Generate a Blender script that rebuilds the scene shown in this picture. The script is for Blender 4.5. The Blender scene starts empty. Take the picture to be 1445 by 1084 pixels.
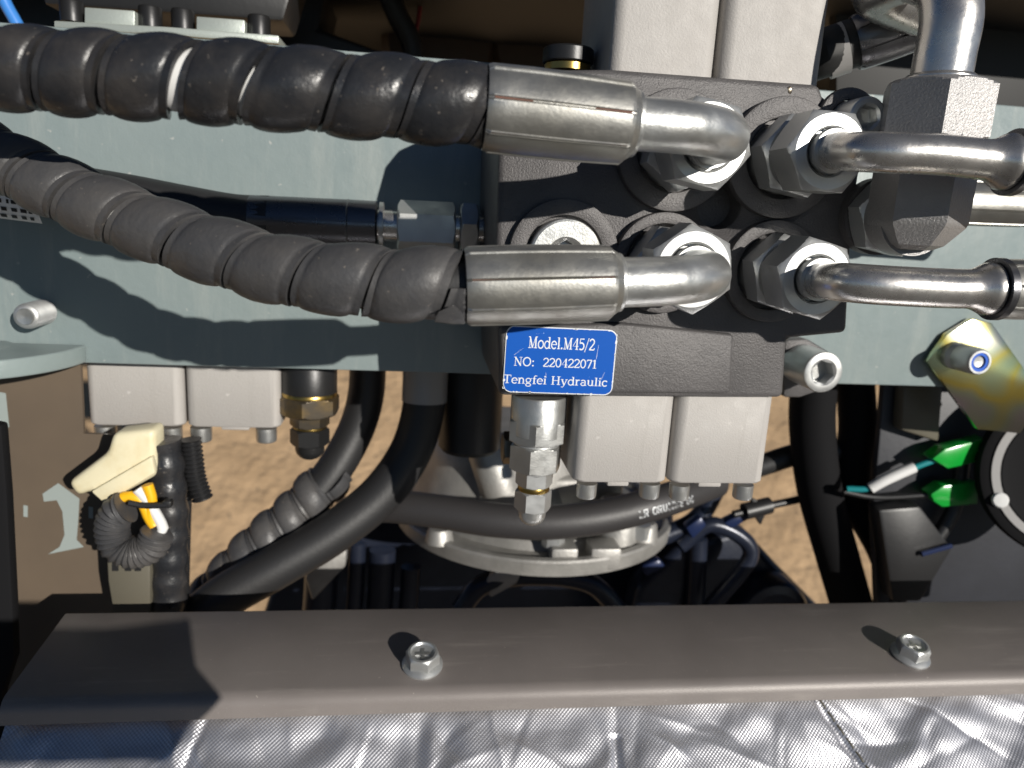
import bpy, bmesh, math, random
from mathutils import Vector, Matrix, noise
random.seed(7)
V = Vector
PI = math.pi
sc = bpy.context.scene

# ------------------------------------------------------------------ camera, light
# Axes: X along the machine's frame plate, Y into the machine, Z up; front of the plate is Y = 0.  Millimetres in code, metres in the scene.
S = 0.001
F = 1050.0                                           # focal length in photograph pixels
ax = V((7994, 209, 1050)).normalized()
dn = V((-259, 4640, 1050)); dn = (dn - ax * dn.dot(ax)).normalized()
fw = ax.cross(dn)
RM = Matrix((ax, fw, -dn))                           # camera (right, down, forward) -> world
CAM = V((0, -330, 0))
def ray(x, y):
    return RM @ V(((x - 722.5) / F, (y - 542) / F, 1))
def P(x, y, Y):                                      # photo pixel + depth plane -> point in mm
    d = ray(x, y); return CAM + d * ((Y - CAM.y) / d.y)
def PZ(x, y, Z):                                     # photo pixel + height -> point in mm
    d = ray(x, y); return CAM + d * ((Z - CAM.z) / d.z)

cd = bpy.data.cameras.new('camera'); cam = bpy.data.objects.new('camera', cd); sc.collection.objects.link(cam)
right, down, fwd = RM @ V((1, 0, 0)), RM @ V((0, 1, 0)), RM @ V((0, 0, 1))
m3 = Matrix((right, -down, -fwd)).transposed()
cam.matrix_world = Matrix.Translation(CAM * S) @ m3.to_4x4()
cd.sensor_width = 36; cd.lens = 36 * F / 1445; cd.clip_start = 0.01; cd.clip_end = 200
cd.dof.use_dof = True; cd.dof.focus_distance = 0.235; cd.dof.aperture_fstop = 13
sc.camera = cam

SUN = V((0.60, -1.0, 0.305)).normalized()             # towards the sun
el = math.asin(SUN.z); az = math.atan2(SUN.x, SUN.y)
w = bpy.data.worlds.new('World'); sc.world = w; w.use_nodes = True
nt = w.node_tree; bg = nt.nodes['Background']
sky = nt.nodes.new('ShaderNodeTexSky'); sky.sky_type = 'NISHITA'; sky.sun_disc = False
sky.sun_elevation = el; sky.sun_rotation = az
sky.air_density = 0.55; sky.dust_density = 0.1; sky.ozone_density = 2.0; sky.altitude = 1500
nt.links.new(sky.outputs[0], bg.inputs[0]); bg.inputs[1].default_value = 0.05
sl = bpy.data.lights.new('sun', 'SUN'); sl.energy = 5.0; sl.angle = math.radians(0.53); sl.color = (1.0, 0.95, 0.87)
so = bpy.data.objects.new('sun', sl); sc.collection.objects.link(so)
so.rotation_euler = (-SUN).to_track_quat('-Z', 'Y').to_euler(); so.location = (0.5, -0.6, 0.6)
vs = sc.view_settings; vs.view_transform = 'Standard'; vs.look = 'None'; vs.gamma = 1; vs.exposure = 0.0; vs.use_curve_mapping = False

# ------------------------------------------------------------------ materials
def mat(name, col, metal=0.0, rough=0.5, bump=None, var=None, coat=0, spec=None, rvar=0, bump2=None, spots=None, streak=None):
    m = bpy.data.materials.new(name); m.use_nodes = True
    n, l = m.node_tree.nodes, m.node_tree.links
    b = n['Principled BSDF']
    b.inputs['Base Color'].default_value = (*col, 1); b.inputs['Metallic'].default_value = metal; b.inputs['Roughness'].default_value = rough
    if coat: b.inputs['Coat Weight'].default_value = coat; b.inputs['Coat Roughness'].default_value = 0.15
    if spec is not None: b.inputs['Specular IOR Level'].default_value = spec
    tc = n.new('ShaderNodeTexCoord')
    def nz(scale, detail=4, rgh=0.6):
        t = n.new('ShaderNodeTexNoise'); t.inputs['Scale'].default_value = scale; t.inputs['Detail'].default_value = detail; t.inputs['Roughness'].default_value = rgh
        l.new(tc.outputs['Object'], t.inputs['Vector']); return t
    colsock = None
    if var:                                          # (scale, colour 2, lo, hi)
        t = nz(var[0]); r = n.new('ShaderNodeMapRange'); r.inputs[1].default_value = var[2]; r.inputs[2].default_value = var[3]
        l.new(t.outputs['Fac'], r.inputs[0]); mx = n.new('ShaderNodeMix'); mx.data_type = 'RGBA'
        mx.inputs[6].default_value = (*col, 1); mx.inputs[7].default_value = (*var[1], 1)
        l.new(r.outputs[0], mx.inputs[0]); colsock = mx.outputs[2]
    if spots:                                        # (scale, colour, threshold): grains of dust and grit
        t = nz(spots[0], 2, 0.5); r = n.new('ShaderNodeMapRange'); r.inputs[1].default_value = spots[2]; r.inputs[2].default_value = spots[2] + 0.06
        l.new(t.outputs['Fac'], r.inputs[0]); mx = n.new('ShaderNodeMix'); mx.data_type = 'RGBA'
        mx.inputs[6].default_value = (*col, 1); mx.inputs[7].default_value = (*spots[1], 1)
        if colsock: l.new(colsock, mx.inputs[6])
        l.new(r.outputs[0], mx.inputs[0]); colsock = mx.outputs[2]
    if streak:                                       # (scale xyz, colour, lo, hi): dusty wipe marks
        mp = n.new('ShaderNodeMapping'); mp.inputs['Scale'].default_value = streak[0]; l.new(tc.outputs['Object'], mp.inputs['Vector'])
        t = n.new('ShaderNodeTexNoise'); t.inputs['Scale'].default_value = 1; t.inputs['Detail'].default_value = 6; t.inputs['Roughness'].default_value = .7; l.new(mp.outputs[0], t.inputs['Vector'])
        r = n.new('ShaderNodeMapRange'); r.inputs[1].default_value = streak[2]; r.inputs[2].default_value = streak[3]; l.new(t.outputs['Fac'], r.inputs[0])
        mx = n.new('ShaderNodeMix'); mx.data_type = 'RGBA'; mx.inputs[6].default_value = (*col, 1); mx.inputs[7].default_value = (*streak[1], 1)
        if colsock: l.new(colsock, mx.inputs[6])
        l.new(r.outputs[0], mx.inputs[0]); colsock = mx.outputs[2]
    if colsock: l.new(colsock, b.inputs['Base Color'])
    if rvar:
        t = nz(180, 5); r = n.new('ShaderNodeMapRange'); r.inputs[1].default_value = .3; r.inputs[2].default_value = .7
        r.inputs[3].default_value = max(0.05, rough - rvar); r.inputs[4].default_value = rough + rvar
        l.new(t.outputs['Fac'], r.inputs[0]); l.new(r.outputs[0], b.inputs['Roughness'])
    prev = None
    for bp in (bump, bump2):
        if bp:                                       # (scale, strength, distance mm)
            t = nz(bp[0], 3); bn = n.new('ShaderNodeBump'); bn.inputs['Strength'].default_value = bp[1]; bn.inputs['Distance'].default_value = bp[2] * S
            l.new(t.outputs['Fac'], bn.inputs['Height'])
            if prev: l.new(prev, bn.inputs['Normal'])
            prev = bn.outputs[0]
    if prev: l.new(prev, b.inputs['Normal'])
    return m

M = dict(
    paint=mat('grey_green_paint', (.232, .277, .276), 0, .40, (240, .35, .5), (14, (.206, .254, .258), .35, .65), spots=(260, (.36, .38, .365), .70), bump2=(1400, .25, .1), rvar=.08, streak=((90, 90, 12), (.29, .325, .315), .52, .80)),
    paint_edge=mat('grey_green_paint_edge', (.25, .30, .298), 0, .42, (300, .3, .5), (20, (.22, .268, .266), .35, .65)),
    iron=mat('painted_cast_iron', (.082, .078, .079), .15, .48, (1500, 1.0, .26), (60, (.11, .104, .104), .35, .7), bump2=(260, .35, .4)),
    forged=mat('forged_steel', (.27, .265, .265), .5, .45, (1300, 1.0, .28), (40, (.34, .33, .325), .3, .7)),
    zinc=mat('zinc_plated_steel', (.50, .51, .51), .74, .42, (900, .25, .08), (120, (.54, .545, .53), .4, .7), rvar=.08),
    zinc_dull=mat('dull_zinc_plate', (.55, .56, .555), .85, .37, (1400, .6, .1), (70, (.46, .455, .43), .35, .7), rvar=.08),
    tube=mat('bent_steel_tube', (.64, .625, .60), .88, .28, (1300, .5, .08), (50, (.50, .47, .44), .4, .7), rvar=.07),
    sleeve=mat('crimp_sleeve_metal', (.42, .418, .40), .85, .40, (1000, .5, .1), (45, (.29, .28, .25), .35, .7), rvar=.1),
    dsleeve=mat('dark_crimp_sleeve', (.16, .16, .17), .9, .3, (900, .3, .1), rvar=.06),
    seam=mat('rusty_seam', (.16, .07, .05), .3, .7),
    rubber=mat('black_rubber', (.018, .018, .019), 0, .5, (500, .3, .3)),
    spiral=mat('worn_black_spiral', (.018, .019, .022), 0, .33, (520, .6, .28), (75, (.040, .037, .036), .42, .70), rvar=.12, bump2=(90, .28, .5), spots=(700, (.13, .115, .10), .69)),
    spiral_dusty=mat('dusty_spiral', (.054, .054, .057), 0, .47, (520, .7, .3), (55, (.080, .076, .074), .4, .68), rvar=.10, bump2=(90, .3, .5), spots=(700, (.15, .135, .12), .70)),
    alu=mat('cast_aluminium', (.405, .388, .37), .06, .62, (1500, .8, .18), (30, (.385, .365, .345), .35, .7), rvar=.06, spots=(240, (.50, .48, .46), .70), streak=((160, 60, 14), (.32, .305, .285), .58, .85)),
    alu_rough=mat('raw_aluminium', (.44, .43, .41), .6, .5, (500, .6, .3), (60, (.30, .295, .28), .35, .7)),
    alu_mill=mat('milled_aluminium', (.46, .50, .46), .5, .4, (700, .5, .15)),
    blackox=mat('black_oxide_steel', (.035, .035, .036), .6, .38, (600, .3, .15)),
    brass=mat('brass', (.42, .29, .09), 1, .3, (800, .3, .08)),
    bronze=mat('oily_bronzed_steel', (.13, .11, .085), .8, .32, (700, .4, .12), (80, (.24, .17, .08), .45, .65)),
    blue=mat('blue_anodised_label', (.000, .082, .42), 0, .5, (160, .15, .1), spots=(900, (.35, .55, .85), .76), spec=.2),
    silver=mat('silver_print', (.72, .74, .76), .2, .45),
    white=mat('white_plastic', (.70, .70, .69), 0, .5),
    cream=mat('cream_plastic', (.72, .66, .46), 0, .45, var=(60, (.62, .53, .32), .45, .7)),
    yellow=mat('yellow_wire', (.85, .45, .01), 0, .4),
    green=mat('green_clear_plastic', (.008, .45, .05), 0, .28, coat=.5),
    teal=mat('teal_wire', (.01, .22, .24), 0, .4),
    black=mat('black_plastic', (.015, .015, .016), 0, .42, (300, .2, .3)),
    dark=mat('engine_black', (.012, .016, .030), .2, .30, (150, .3, .6), var=(30, (.024, .03, .05), .4, .7)),
    navy=mat('navy_engine_paint', (.012, .022, .07), .1, .3, (150, .2, .5)),
    brown=mat('bounce_shade_panel', (.125, .094, .066), 0, .55, (300, .2, .2), (12, (.095, .073, .053), .35, .7)),  # brown paints warm bounced shade onto a grey-green panel
    mark=mat('painted_sun_patch', (.28, .32, .31), 0, .5),  # pale tone standing in for direct sun on the side panel
    tray=mat('textured_brown_grey_coat', (.205, .183, .172), .1, .45, (2200, .6, .12), (18, (.165, .147, .138), .3, .7), spots=(900, (.33, .30, .27), .73), streak=((14, 160, 60), (.27, .245, .225), .56, .80)),
    yzinc=None, foil=None, ground=None,
    orange=mat('orange_plastic', (.65, .25, .02), 0, .4),
    ochre=mat('ochre_panel', (.20, .115, .012), 0, .5, var=(14, (.11, .06, .01), .35, .7)),
    umber=mat('brown_canister', (.075, .045, .026), 0, .45),
    olive=mat('olive_grey_plastic', (.11, .10, .075), 0, .5),
    bluetube=mat('blue_tube', (.05, .22, .62), 0, .35),
    bluering=mat('blue_nylon', (.02, .11, .55), 0, .35),
    ring=mat('grey_ring', (.36, .35, .34), .2, .45),
    red=mat('red_wire', (.25, .02, .02), 0, .4),
    matte=mat('matte_black_rubber', (.007, .007, .008), 0, .8, spec=.15),
    hood=mat('hood_black', (.02, .02, .02), 0, .6),
)
def special():
    # iridescent yellow zinc chromate
    m = bpy.data.materials.new('yellow_zinc_chromate'); m.use_nodes = True; n, l = m.node_tree.nodes, m.node_tree.links; b = n['Principled BSDF']
    b.inputs['Metallic'].default_value = 1; b.inputs['Roughness'].default_value = .17
    tc = n.new('ShaderNodeTexCoord'); t = n.new('ShaderNodeTexNoise'); t.inputs['Scale'].default_value = 30; t.inputs['Detail'].default_value = 1
    l.new(tc.outputs['Object'], t.inputs['Vector']); cr = n.new('ShaderNodeValToRGB'); e = cr.color_ramp.elements
    e[0].position = .30; e[0].color = (.42, .58, .44, 1); e[1].position = .72; e[1].color = (.74, .46, .30, 1)
    for p, c in ((.40, (.62, .62, .30, 1)), (.47, (.80, .62, .14, 1)), (.54, (.56, .58, .40, 1)), (.62, (.62, .50, .52, 1))):
        x = e.new(p); x.color = c
    l.new(t.outputs['Fac'], cr.inputs[0]); l.new(cr.outputs[0], b.inputs['Base Color'])
    bn = n.new('ShaderNodeBump'); bn.inputs['Strength'].default_value = .25; bn.inputs['Distance'].default_value = .0006; l.new(t.outputs['Fac'], bn.inputs['Height']); l.new(bn.outputs[0], b.inputs['Normal'])
    M['yzinc'] = m
    # woven foil
    m = bpy.data.materials.new('woven_foil'); m.use_nodes = True; n, l = m.node_tree.nodes, m.node_tree.links; b = n['Principled BSDF']
    b.inputs['Metallic'].default_value = .85; b.inputs['Roughness'].default_value = .40; b.inputs['Base Color'].default_value = (.62, .62, .64, 1)
    tc = n.new('ShaderNodeTexCoord'); sep = n.new('ShaderNodeSeparateXYZ'); l.new(tc.outputs['UV'], sep.inputs[0])
    def sn(sock, k):
        a = n.new('ShaderNodeMath'); a.operation = 'MULTIPLY'; a.inputs[1].default_value = k; l.new(sock, a.inputs[0])
        s = n.new('ShaderNodeMath'); s.operation = 'SINE'; l.new(a.outputs[0], s.inputs[0]); return s.outputs[0]
    k = 2 * PI / 1.55
    pr = n.new('ShaderNodeMath'); pr.operation = 'MULTIPLY'; l.new(sn(sep.outputs[0], k), pr.inputs[0]); l.new(sn(sep.outputs[1], k), pr.inputs[1])
    mr = n.new('ShaderNodeMapRange'); mr.inputs[1].default_value = -1; mr.inputs[2].default_value = 1; l.new(pr.outputs[0], mr.inputs[0])
    mx = n.new('ShaderNodeMix'); mx.data_type = 'RGBA'; mx.inputs[6].default_value = (.54, .54, .58, 1); mx.inputs[7].default_value = (.84, .84, .87, 1)
    l.new(mr.outputs[0], mx.inputs[0]); l.new(mx.outputs[2], b.inputs['Base Color'])
    bn = n.new('ShaderNodeBump'); bn.inputs['Strength'].default_value = .6; bn.inputs['Distance'].default_value = .0002
    l.new(mr.outputs[0], bn.inputs['Height']); l.new(bn.outputs[0], b.inputs['Normal']); M['foil'] = m
    # dirt
    m = mat('dry_tan_dirt', (.57, .39, .225), 0, .95, (40, .8, 8), (6, (.46, .31, .175), .35, .7), bump2=(6, .6, 40), spots=(70, (.22, .16, .11), .66)); M['ground'] = m
b_ = M['green'].node_tree.nodes['Principled BSDF']; b_.inputs['Transmission Weight'].default_value = .3
special()

# ------------------------------------------------------------------ helpers
LOC = {}
def link(o, parent):
    sc.collection.objects.link(o)
    if parent is not None: o.parent = parent; LOC[o.name] = LOC[parent.name]
def thing(name, loc, label, cat, group=None):
    o = bpy.data.objects.new(name, None); sc.collection.objects.link(o); o.empty_display_size = .01
    o.location = V(loc) * S; LOC[o.name] = V(loc); tag(o, label, cat, group); return o
def tag(o, label=None, cat=None, group=None, kind=None):
    if label: o['label'] = label
    if cat: o['category'] = cat
    if group: o['group'] = group
    if kind: o['kind'] = kind
    return o
def mk(name, geo, m, parent=None, sharp=33, base=None, smooth=True, bevel=0, seg=2):
    """geo = (verts in mm, faces) in world coordinates -> one mesh object"""
    verts, faces = geo
    bm = bmesh.new(); vv = [bm.verts.new(v) for v in verts]
    for f in faces:
        try: bm.faces.new([vv[i] for i in f])
        except ValueError: pass
    bmesh.ops.recalc_face_normals(bm, faces=bm.faces)
    if bevel:
        ed = [e for e in bm.edges if len(e.link_faces) == 2 and e.calc_face_angle(0) > math.radians(25)]
        bmesh.ops.bevel(bm, geom=ed, offset=bevel, segments=seg, affect='EDGES', profile=.5, clamp_overlap=True)
    off = LOC[parent.name] if parent is not None else (V(base) if base is not None else sum((v.co for v in bm.verts), V()) / len(bm.verts))
    for v in bm.verts: v.co = (v.co - off) * S
    for e in bm.edges:
        e.smooth = not (len(e.link_faces) == 2 and e.calc_face_angle(0) > math.radians(sharp))
    for f in bm.faces: f.smooth = smooth
    me = bpy.data.meshes.new(name); bm.to_mesh(me); bm.free(); me.materials.append(M[m] if isinstance(m, str) else m)
    o = bpy.data.objects.new(name, me); link(o, parent)
    if parent is None: o.location = off * S; LOC[o.name] = off
    return o
def join(*gs):
    vs_, fs = [], []
    for v, f in gs:
        k = len(vs_); vs_ += list(v); fs += [[i + k for i in q] for q in f]
    return vs_, fs
def frame(T, ref=V((0, 0, 1))):
    T = T.normalized()
    if abs(T.dot(ref)) > .95: ref = V((0, -1, 0))
    U = (ref - T * T.dot(ref)).normalized(); return U, T.cross(U)
def lathe(o, axis, prof, seg=32, rf=None, cap=True, ref=V((0, 0, 1)), rot=0):
    """prof = [(t, r)] along axis from o; rf(theta, t, r) modulates the radius"""
    A = V(axis).normalized(); U, W = frame(A, ref); vs_, fs = [], []
    for t, r in prof:
        for i in range(seg):
            a = 2 * PI * i / seg + rot; rr = rf(a - rot, t, r) if rf else r
            vs_.append(V(o) + A * t + (U * math.cos(a) + W * math.sin(a)) * rr)
    for k in range(len(prof) - 1):
        for i in range(seg):
            j = (i + 1) % seg; fs.append([k * seg + i, k * seg + j, (k + 1) * seg + j, (k + 1) * seg + i])
    if cap:
        fs.append(list(range(seg))); fs.append([(len(prof) - 1) * seg + i for i in range(seg)])
    return vs_, fs
def hexr(a):                                         # radius of a unit-apothem hexagon
    return 1 / math.cos((a % (PI / 3)) - PI / 6)
def hexnut(o, axis, af, L, bore=0, rot=0, ch0=True, ch1=True, face=.95, seg=48, depth=None):
    """chamfered hexagon from o along axis, length L; optional bore sunk in the far end"""
    r0 = af / 2 * face; k = 1.75; tc = (af / 2 * 1.1547 - r0) / k; n = 5; prof = []
    if ch0: prof += [(tc * i / n, r0 + k * tc * i / n) for i in range(n + 1)]
    else: prof += [(0, af)]
    if ch1: prof += [(L - tc + tc * i / n, r0 + k * (tc - tc * i / n)) for i in range(n + 1)]
    else: prof += [(L, af)]
    seg = 48; rf = lambda a, t, r: min(r, af / 2 * hexr(a))
    if bore:
        d = depth or 3
        prof += [(L - .01, bore + .6), (L - .6, bore), (L - d, bore)]
        rf = lambda a, t, r: min(r, af / 2 * hexr(a))
    return lathe(o, axis, prof, seg, rf, True, rot=rot)
def catmull(pts, n=14):
    p = [V(q) for q in pts]; p = [p[0] * 2 - p[1]] + p + [p[-1] * 2 - p[-2]]; out = []
    for i in range(1, len(p) - 2):
        a, b, c, d = p[i - 1:i + 3]
        for k in range(n):
            t = k / n
            out.append(.5 * ((2 * b) + (c - a) * t + (2 * a - 5 * b + 4 * c - d) * t * t + (3 * b - a - 3 * c + d) * t ** 3))
    out.append(p[-2]); return out
class Path:
    def __init__(s, pts, n=14, ref=V((0, 0, 1))):
        s.p = catmull(pts, n) if n else [V(q) for q in pts]; s.d = [0]; s.ref = ref
        for a, b in zip(s.p, s.p[1:]): s.d.append(s.d[-1] + (b - a).length)
        s.L = s.d[-1]
    def at(s, t):
        if t <= 0:
            T = (s.p[1] - s.p[0]).normalized(); c = s.p[0] + T * t
        elif t >= s.L:
            T = (s.p[-1] - s.p[-2]).normalized(); c = s.p[-1] + T * (t - s.L)
        else:
            import bisect
            i = min(bisect.bisect_right(s.d, t) - 1, len(s.p) - 2); k = (t - s.d[i]) / max(1e-9, s.d[i + 1] - s.d[i])
            c = s.p[i].lerp(s.p[i + 1], k)
            a = s.p[i + 1] - s.p[max(0, i - 1)]; b = s.p[min(len(s.p) - 1, i + 2)] - s.p[i]; T = a.normalized().lerp(b.normalized(), k).normalized()
        return c, T
def sweep(path, prof, seg=24, rf=None, cap=True):
    """prof = [(distance along path, radius)]; parallel-transported rings"""
    vs_, fs = [], []; U = None
    for t, r in prof:
        c, T = path.at(t)
        if U is None: U, W = frame(T, path.ref)
        else: U = (U - T * U.dot(T)).normalized(); W = T.cross(U)
        for i in range(seg):
            a = 2 * PI * i / seg; rr = rf(a, t, r) if rf else r
            vs_.append(c + (U * math.cos(a) + W * math.sin(a)) * rr)
    for k in range(len(prof) - 1):
        for i in range(seg):
            j = (i + 1) % seg; fs.append([k * seg + i, k * seg + j, (k + 1) * seg + j, (k + 1) * seg + i])
    if cap: fs += [list(range(seg)), [(len(prof) - 1) * seg + i for i in range(seg)]]
    return vs_, fs
def tube(pts, r, seg=20, n=10, step=2.5, ref=V((0, 0, 1))):
    p = Path(pts, n, ref); k = max(2, int(p.L / step)); return sweep(p, [(p.L * i / k, r) for i in range(k + 1)], seg)
def prism(outline, y0, y1):
    """outline = list of (x, z); extruded along Y"""
    n = len(outline); vs_ = [V((x, y0, z)) for x, z in outline] + [V((x, y1, z)) for x, z in outline]
    fs = [list(range(n)), list(range(n, 2 * n))] + [[i, (i + 1) % n, n + (i + 1) % n, n + i] for i in range(n)]
    return vs_, fs
def extr(poly, d):
    """any planar polygon of points extruded by vector d"""
    n = len(poly); vs_ = [V(p) for p in poly] + [V(p) + V(d) for p in poly]
    return vs_, [list(range(n)), list(range(n, 2 * n))] + [[i, (i + 1) % n, n + (i + 1) % n, n + i] for i in range(n)]
def box(x0, x1, y0, y1, z0, z1):
    return prism([(x0, z0), (x1, z0), (x1, z1), (x0, z1)], y0, y1)
def px(pts, Y):                                      # pixels -> outline on plane Y
    return [(q.x, q.z) for q in (P(x, y, Y) for x, y in pts)]
def rrect(x0, x1, z0, z1, r, n=5):
    out = []
    for cx, cz, a0 in ((x1 - r, z1 - r, 0), (x0 + r, z1 - r, 90), (x0 + r, z0 + r, 180), (x1 - r, z0 + r, 270)):
        for i in range(n + 1):
            a = math.radians(a0 + 90 * i / n); out.append((cx + r * math.cos(a), cz + r * math.sin(a)))
    return out
def disc_ring(c, axis, ri, ro, L, seg=40):
    A = V(axis).normalized(); U, W = frame(A); vs_, fs = [], []
    for t, r in ((0, ri), (0, ro), (L, ro), (L, ri)):
        for i in range(seg):
            a = 2 * PI * i / seg; vs_.append(V(c) + A * t + (U * math.cos(a) + W * math.sin(a)) * r)
    for k in range(4):
        for i in range(seg):
            j = (i + 1) % seg; q = (k + 1) % 4; fs.append([k * seg + i, k * seg + j, q * seg + j, q * seg + i])
    return vs_, fs
def capscrew(name, o, axis, r, L, m, label, group=None, parent=None, sock='blackox', knurl=False, rot=.3):
    """socket head cap screw whose head starts at o and ends at o + axis*L with a hex socket"""
    A = V(axis).normalized()
    t = thing(name, o, label, 'screw', group) if parent is None else None
    par = t or parent
    hs = r * .52
    rf = lambda a, t_, r_: hs * hexr(a) if abs(r_ - hs) < 1e-6 else (r_ * (1 + .018 * math.cos(24 * a)) if knurl and r_ >= r and t_ < L - 1 else r_)
    prof = [(0, r), (L - .9, r), (L - .3, r * .96), (L, r * .88), (L - .01, r * .66), (L - .7, hs), (L - r * .75, hs)]
    h = mk('screw_head', lathe(o, A, prof, 48, rf, True, rot=rot), m, par, sharp=28)
    if t is not None:
        mk('hex_socket', lathe(V(o) + A * (L - r * .74), A, [(0, hs * .9), (.15, hs * .9)], 12), sock, t)
    return t or h

# ------------------------------------------------------------------ setting
gp = [(300, -1300), (500, -1300), (700, -1260), (3600, 150), (4400, 380), (20000, 500)]           # dry dirt rising to a low bank behind the machine
gv = [V((x, y, z)) for y, z in gp for x in (-20000, 20000)]
g = mk('ground', (gv, [[2 * i, 2 * i + 1, 2 * i + 3, 2 * i + 2] for i in range(len(gp) - 1)]), 'ground', sharp=180)
yd = mk('unseen_dark_ground', ([V((-20000, -20000, -1300)), V((20000, -20000, -1300)), V((20000, 300, -1300)), V((-20000, 300, -1300))], [[0, 1, 2, 3]]),
        mat('bounce_cutting_ground', (.075, .068, .060), 0, .95, (60, .8, 8), (25, (.11, .098, .085), .4, .65)), smooth=False)  # unseen front ground, made dark to cut light bounced onto the machine
tag(yd, kind='structure', label='unseen ground in front of the machine, kept dark to limit bounced light')
tag(g, kind='structure', label='sunlit tan dirt ground under the machine')

# frame plate
zt, zb = 61.5, -71.0
pl = thing('frame_plate', (40, 4, zb), 'long grey-green painted steel frame plate behind the hoses', 'frame plate')
mk('plate', box(-330, 320, 0, 9, zb, zt), 'paint', pl, bevel=.8)
# round lug at the left end
c0 = P(-12, 470, -14)
lug_top = PZ(40, 500, -65).z
lg = thing('round_lug', (c0.x, -8, -73), 'rounded grey-green lug sticking out below the loose threaded stud', 'lug')
out = [V((-230, -.2, -64))]
for i in range(25):
    a = PI * i / 24; out.append(V((-176 - 40 * math.cos(PI - a) * -1 * -1, -.2 - 42 * math.sin(a), -64)))
out.append(V((-230, -.2, -64)))
out = [V((-176 + 38 * math.cos(a), -.2 - 44 * max(0, math.sin(a)), -63)) for a in [PI * i / 28 for i in range(29)]]
mk('lug_body', extr(out, (0, 0, -7.5)), 'paint_edge', lg, bevel=1.0, seg=3)
dome = [(0, 24), (.8, 22), (1.1, 0.1)]
mk('raised_pad', lathe(V((-186, -14, -63.2)), (0, 0, 1), dome, 32), 'paint', lg, sharp=60)
st = P(62, 440, 0)
t = thing('threaded_stud', (st.x, 0, st.z), 'short bright threaded stud end poking out of the plate above the lug', 'stud')
pr = []
for i in range(14): pr += [(i * 1.0, 5.2), (i * 1.0 + .5, 4.7)]
pr += [(14, 5), (14.8, 4.4), (15, 3.2)]
mk('thread', lathe((st.x, -.2, st.z), (0, -1, 0), pr, 24), 'zinc', t, sharp=50)
mk('dimple', lathe((st.x, -15.3, st.z), (0, -1, 0), [(0, 3.4), (.5, 3.1), (.1, .2)], 20), 'zinc_dull', t)

# ------------------------------------------------------------------ valve block
FY = -74
NF, HY = -107, -140                                  # nut faces, axis of the elbow hoses
b1, b3 = P(1001, 202, NF), P(979, 381, NF)
b2, b4 = P(1172, 214, NF), P(1153, 394, NF)
ports = [b1, b2, b3, b4]
print('ports', [tuple(round(c, 1) for c in q) for q in ports])
vb = thing('valve_block', (90, -20, -72), 'dark grey cast iron hydraulic valve block with round port bosses', 'valve block')
outl = px([(748, 98), (862, 97), (1158, 119), (1164, 140), (1214, 142), (1222, 200), (1205, 300), (1196, 470), (1112, 478), (1106, 562), (1034, 562), (704, 559), (700, 440), (700, 330), (704, 190), (722, 130)], FY)
bb = mk('block_body', prism(outl, FY, -.5), 'iron', vb, bevel=2.2, seg=3)
mk('lower_pad', prism(px([(706, 462), (880, 456), (1036, 472), (1032, 556), (708, 553)], FY - 3), FY - 3, FY + 1), 'iron', vb, bevel=1.4, seg=3)
for q, r in ((b1, 20), (b2, 20.2), (b3, 17.4), (b4, 18)):
    mk('port_boss', disc_ring((q.x, FY + .5, q.z), (0, -1, 0), 13.5, r, 4.2 + (r % 1) * .7, 56), 'iron', vb, bevel=.6)
bp = P(797, 361, FY - 4)
mk('plug_boss', disc_ring((bp.x, FY + .5, bp.z), (0, -1, 0), 13.4, 19, 3.8, 56), 'iron', vb, bevel=.6)
cb = P(1192, 172, FY)
mk('bolt_boss', disc_ring((cb.x, FY + .5, cb.z), (0, -1, 0), 6.9, 11, 3, 40), 'iron', vb, bevel=.6)
hc = P(1016, 290, FY)
ct = mk('hole_cutter', lathe((hc.x, FY + 9, hc.z), (0, -1, 0), [(0, 7.4), (6.5, 8.2), (12, 8.4)], 40), 'iron', vb)
md = bb.modifiers.new('hole', 'BOOLEAN'); md.operation = 'DIFFERENCE'; md.solver = 'EXACT'; md.object = ct
bpy.context.view_layer.update()
nm_ = bpy.data.meshes.new_from_object(bb.evaluated_get(bpy.context.evaluated_depsgraph_get())); bb.modifiers.clear(); bb.data = nm_
bpy.data.objects.remove(ct, do_unlink=True)
mk('flange_ear', prism(px([(1108, 480), (1140, 478), (1176, 500), (1172, 548), (1130, 562), (1106, 562)], -14), -14, -.6), 'iron', vb, bevel=2)

rs = P(1115, 127, FY - .3); mk('rust_speck', lathe((rs.x, FY - .05, rs.z), (0, -1, 0), [(0, 1.0), (.15, .8), (.2, .1)], 9, lambda a_, t_, r_: r_ * (1 + .4 * math.sin(2 * a_ + 1))), 'bronze', vb)
# label -----------------------------------------------------------------
LY = FY - 3.05
lc = [P(716, 459, LY), P(870, 463, LY), P(863, 558, LY), P(709, 553, LY)]
o_, ex_, ez_ = lc[3], (lc[2] - lc[3]), (lc[0] - lc[3])
LW, LH = ex_.length, ez_.length; ux = ex_.normalized(); uz = (ez_ - ux * ez_.dot(ux)).normalized()
lab = thing('model_label', (o_ + lc[2]) / 2, 'small blue metal label with silver lettering on the valve block', 'label')
def lp(x, z, y=0): return o_ + ux * x + uz * z + V((0, -1, 0)) * y
mk('label_edge', extr([lp(x, z, .0) for x, z in rrect(0, LW, 0, LH, 3)], (0, -.35, 0)), 'silver', lab, sharp=40)
def wob(): return random.uniform(-.07, .07)
face = [lp(x + wob(), z + wob(), .36) for x, z in rrect(.35, LW - .35, .35, LH - .35, 2.7, 6)]
mk('label_face', extr(face, (0, -.12, 0)), 'blue', lab)
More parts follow.
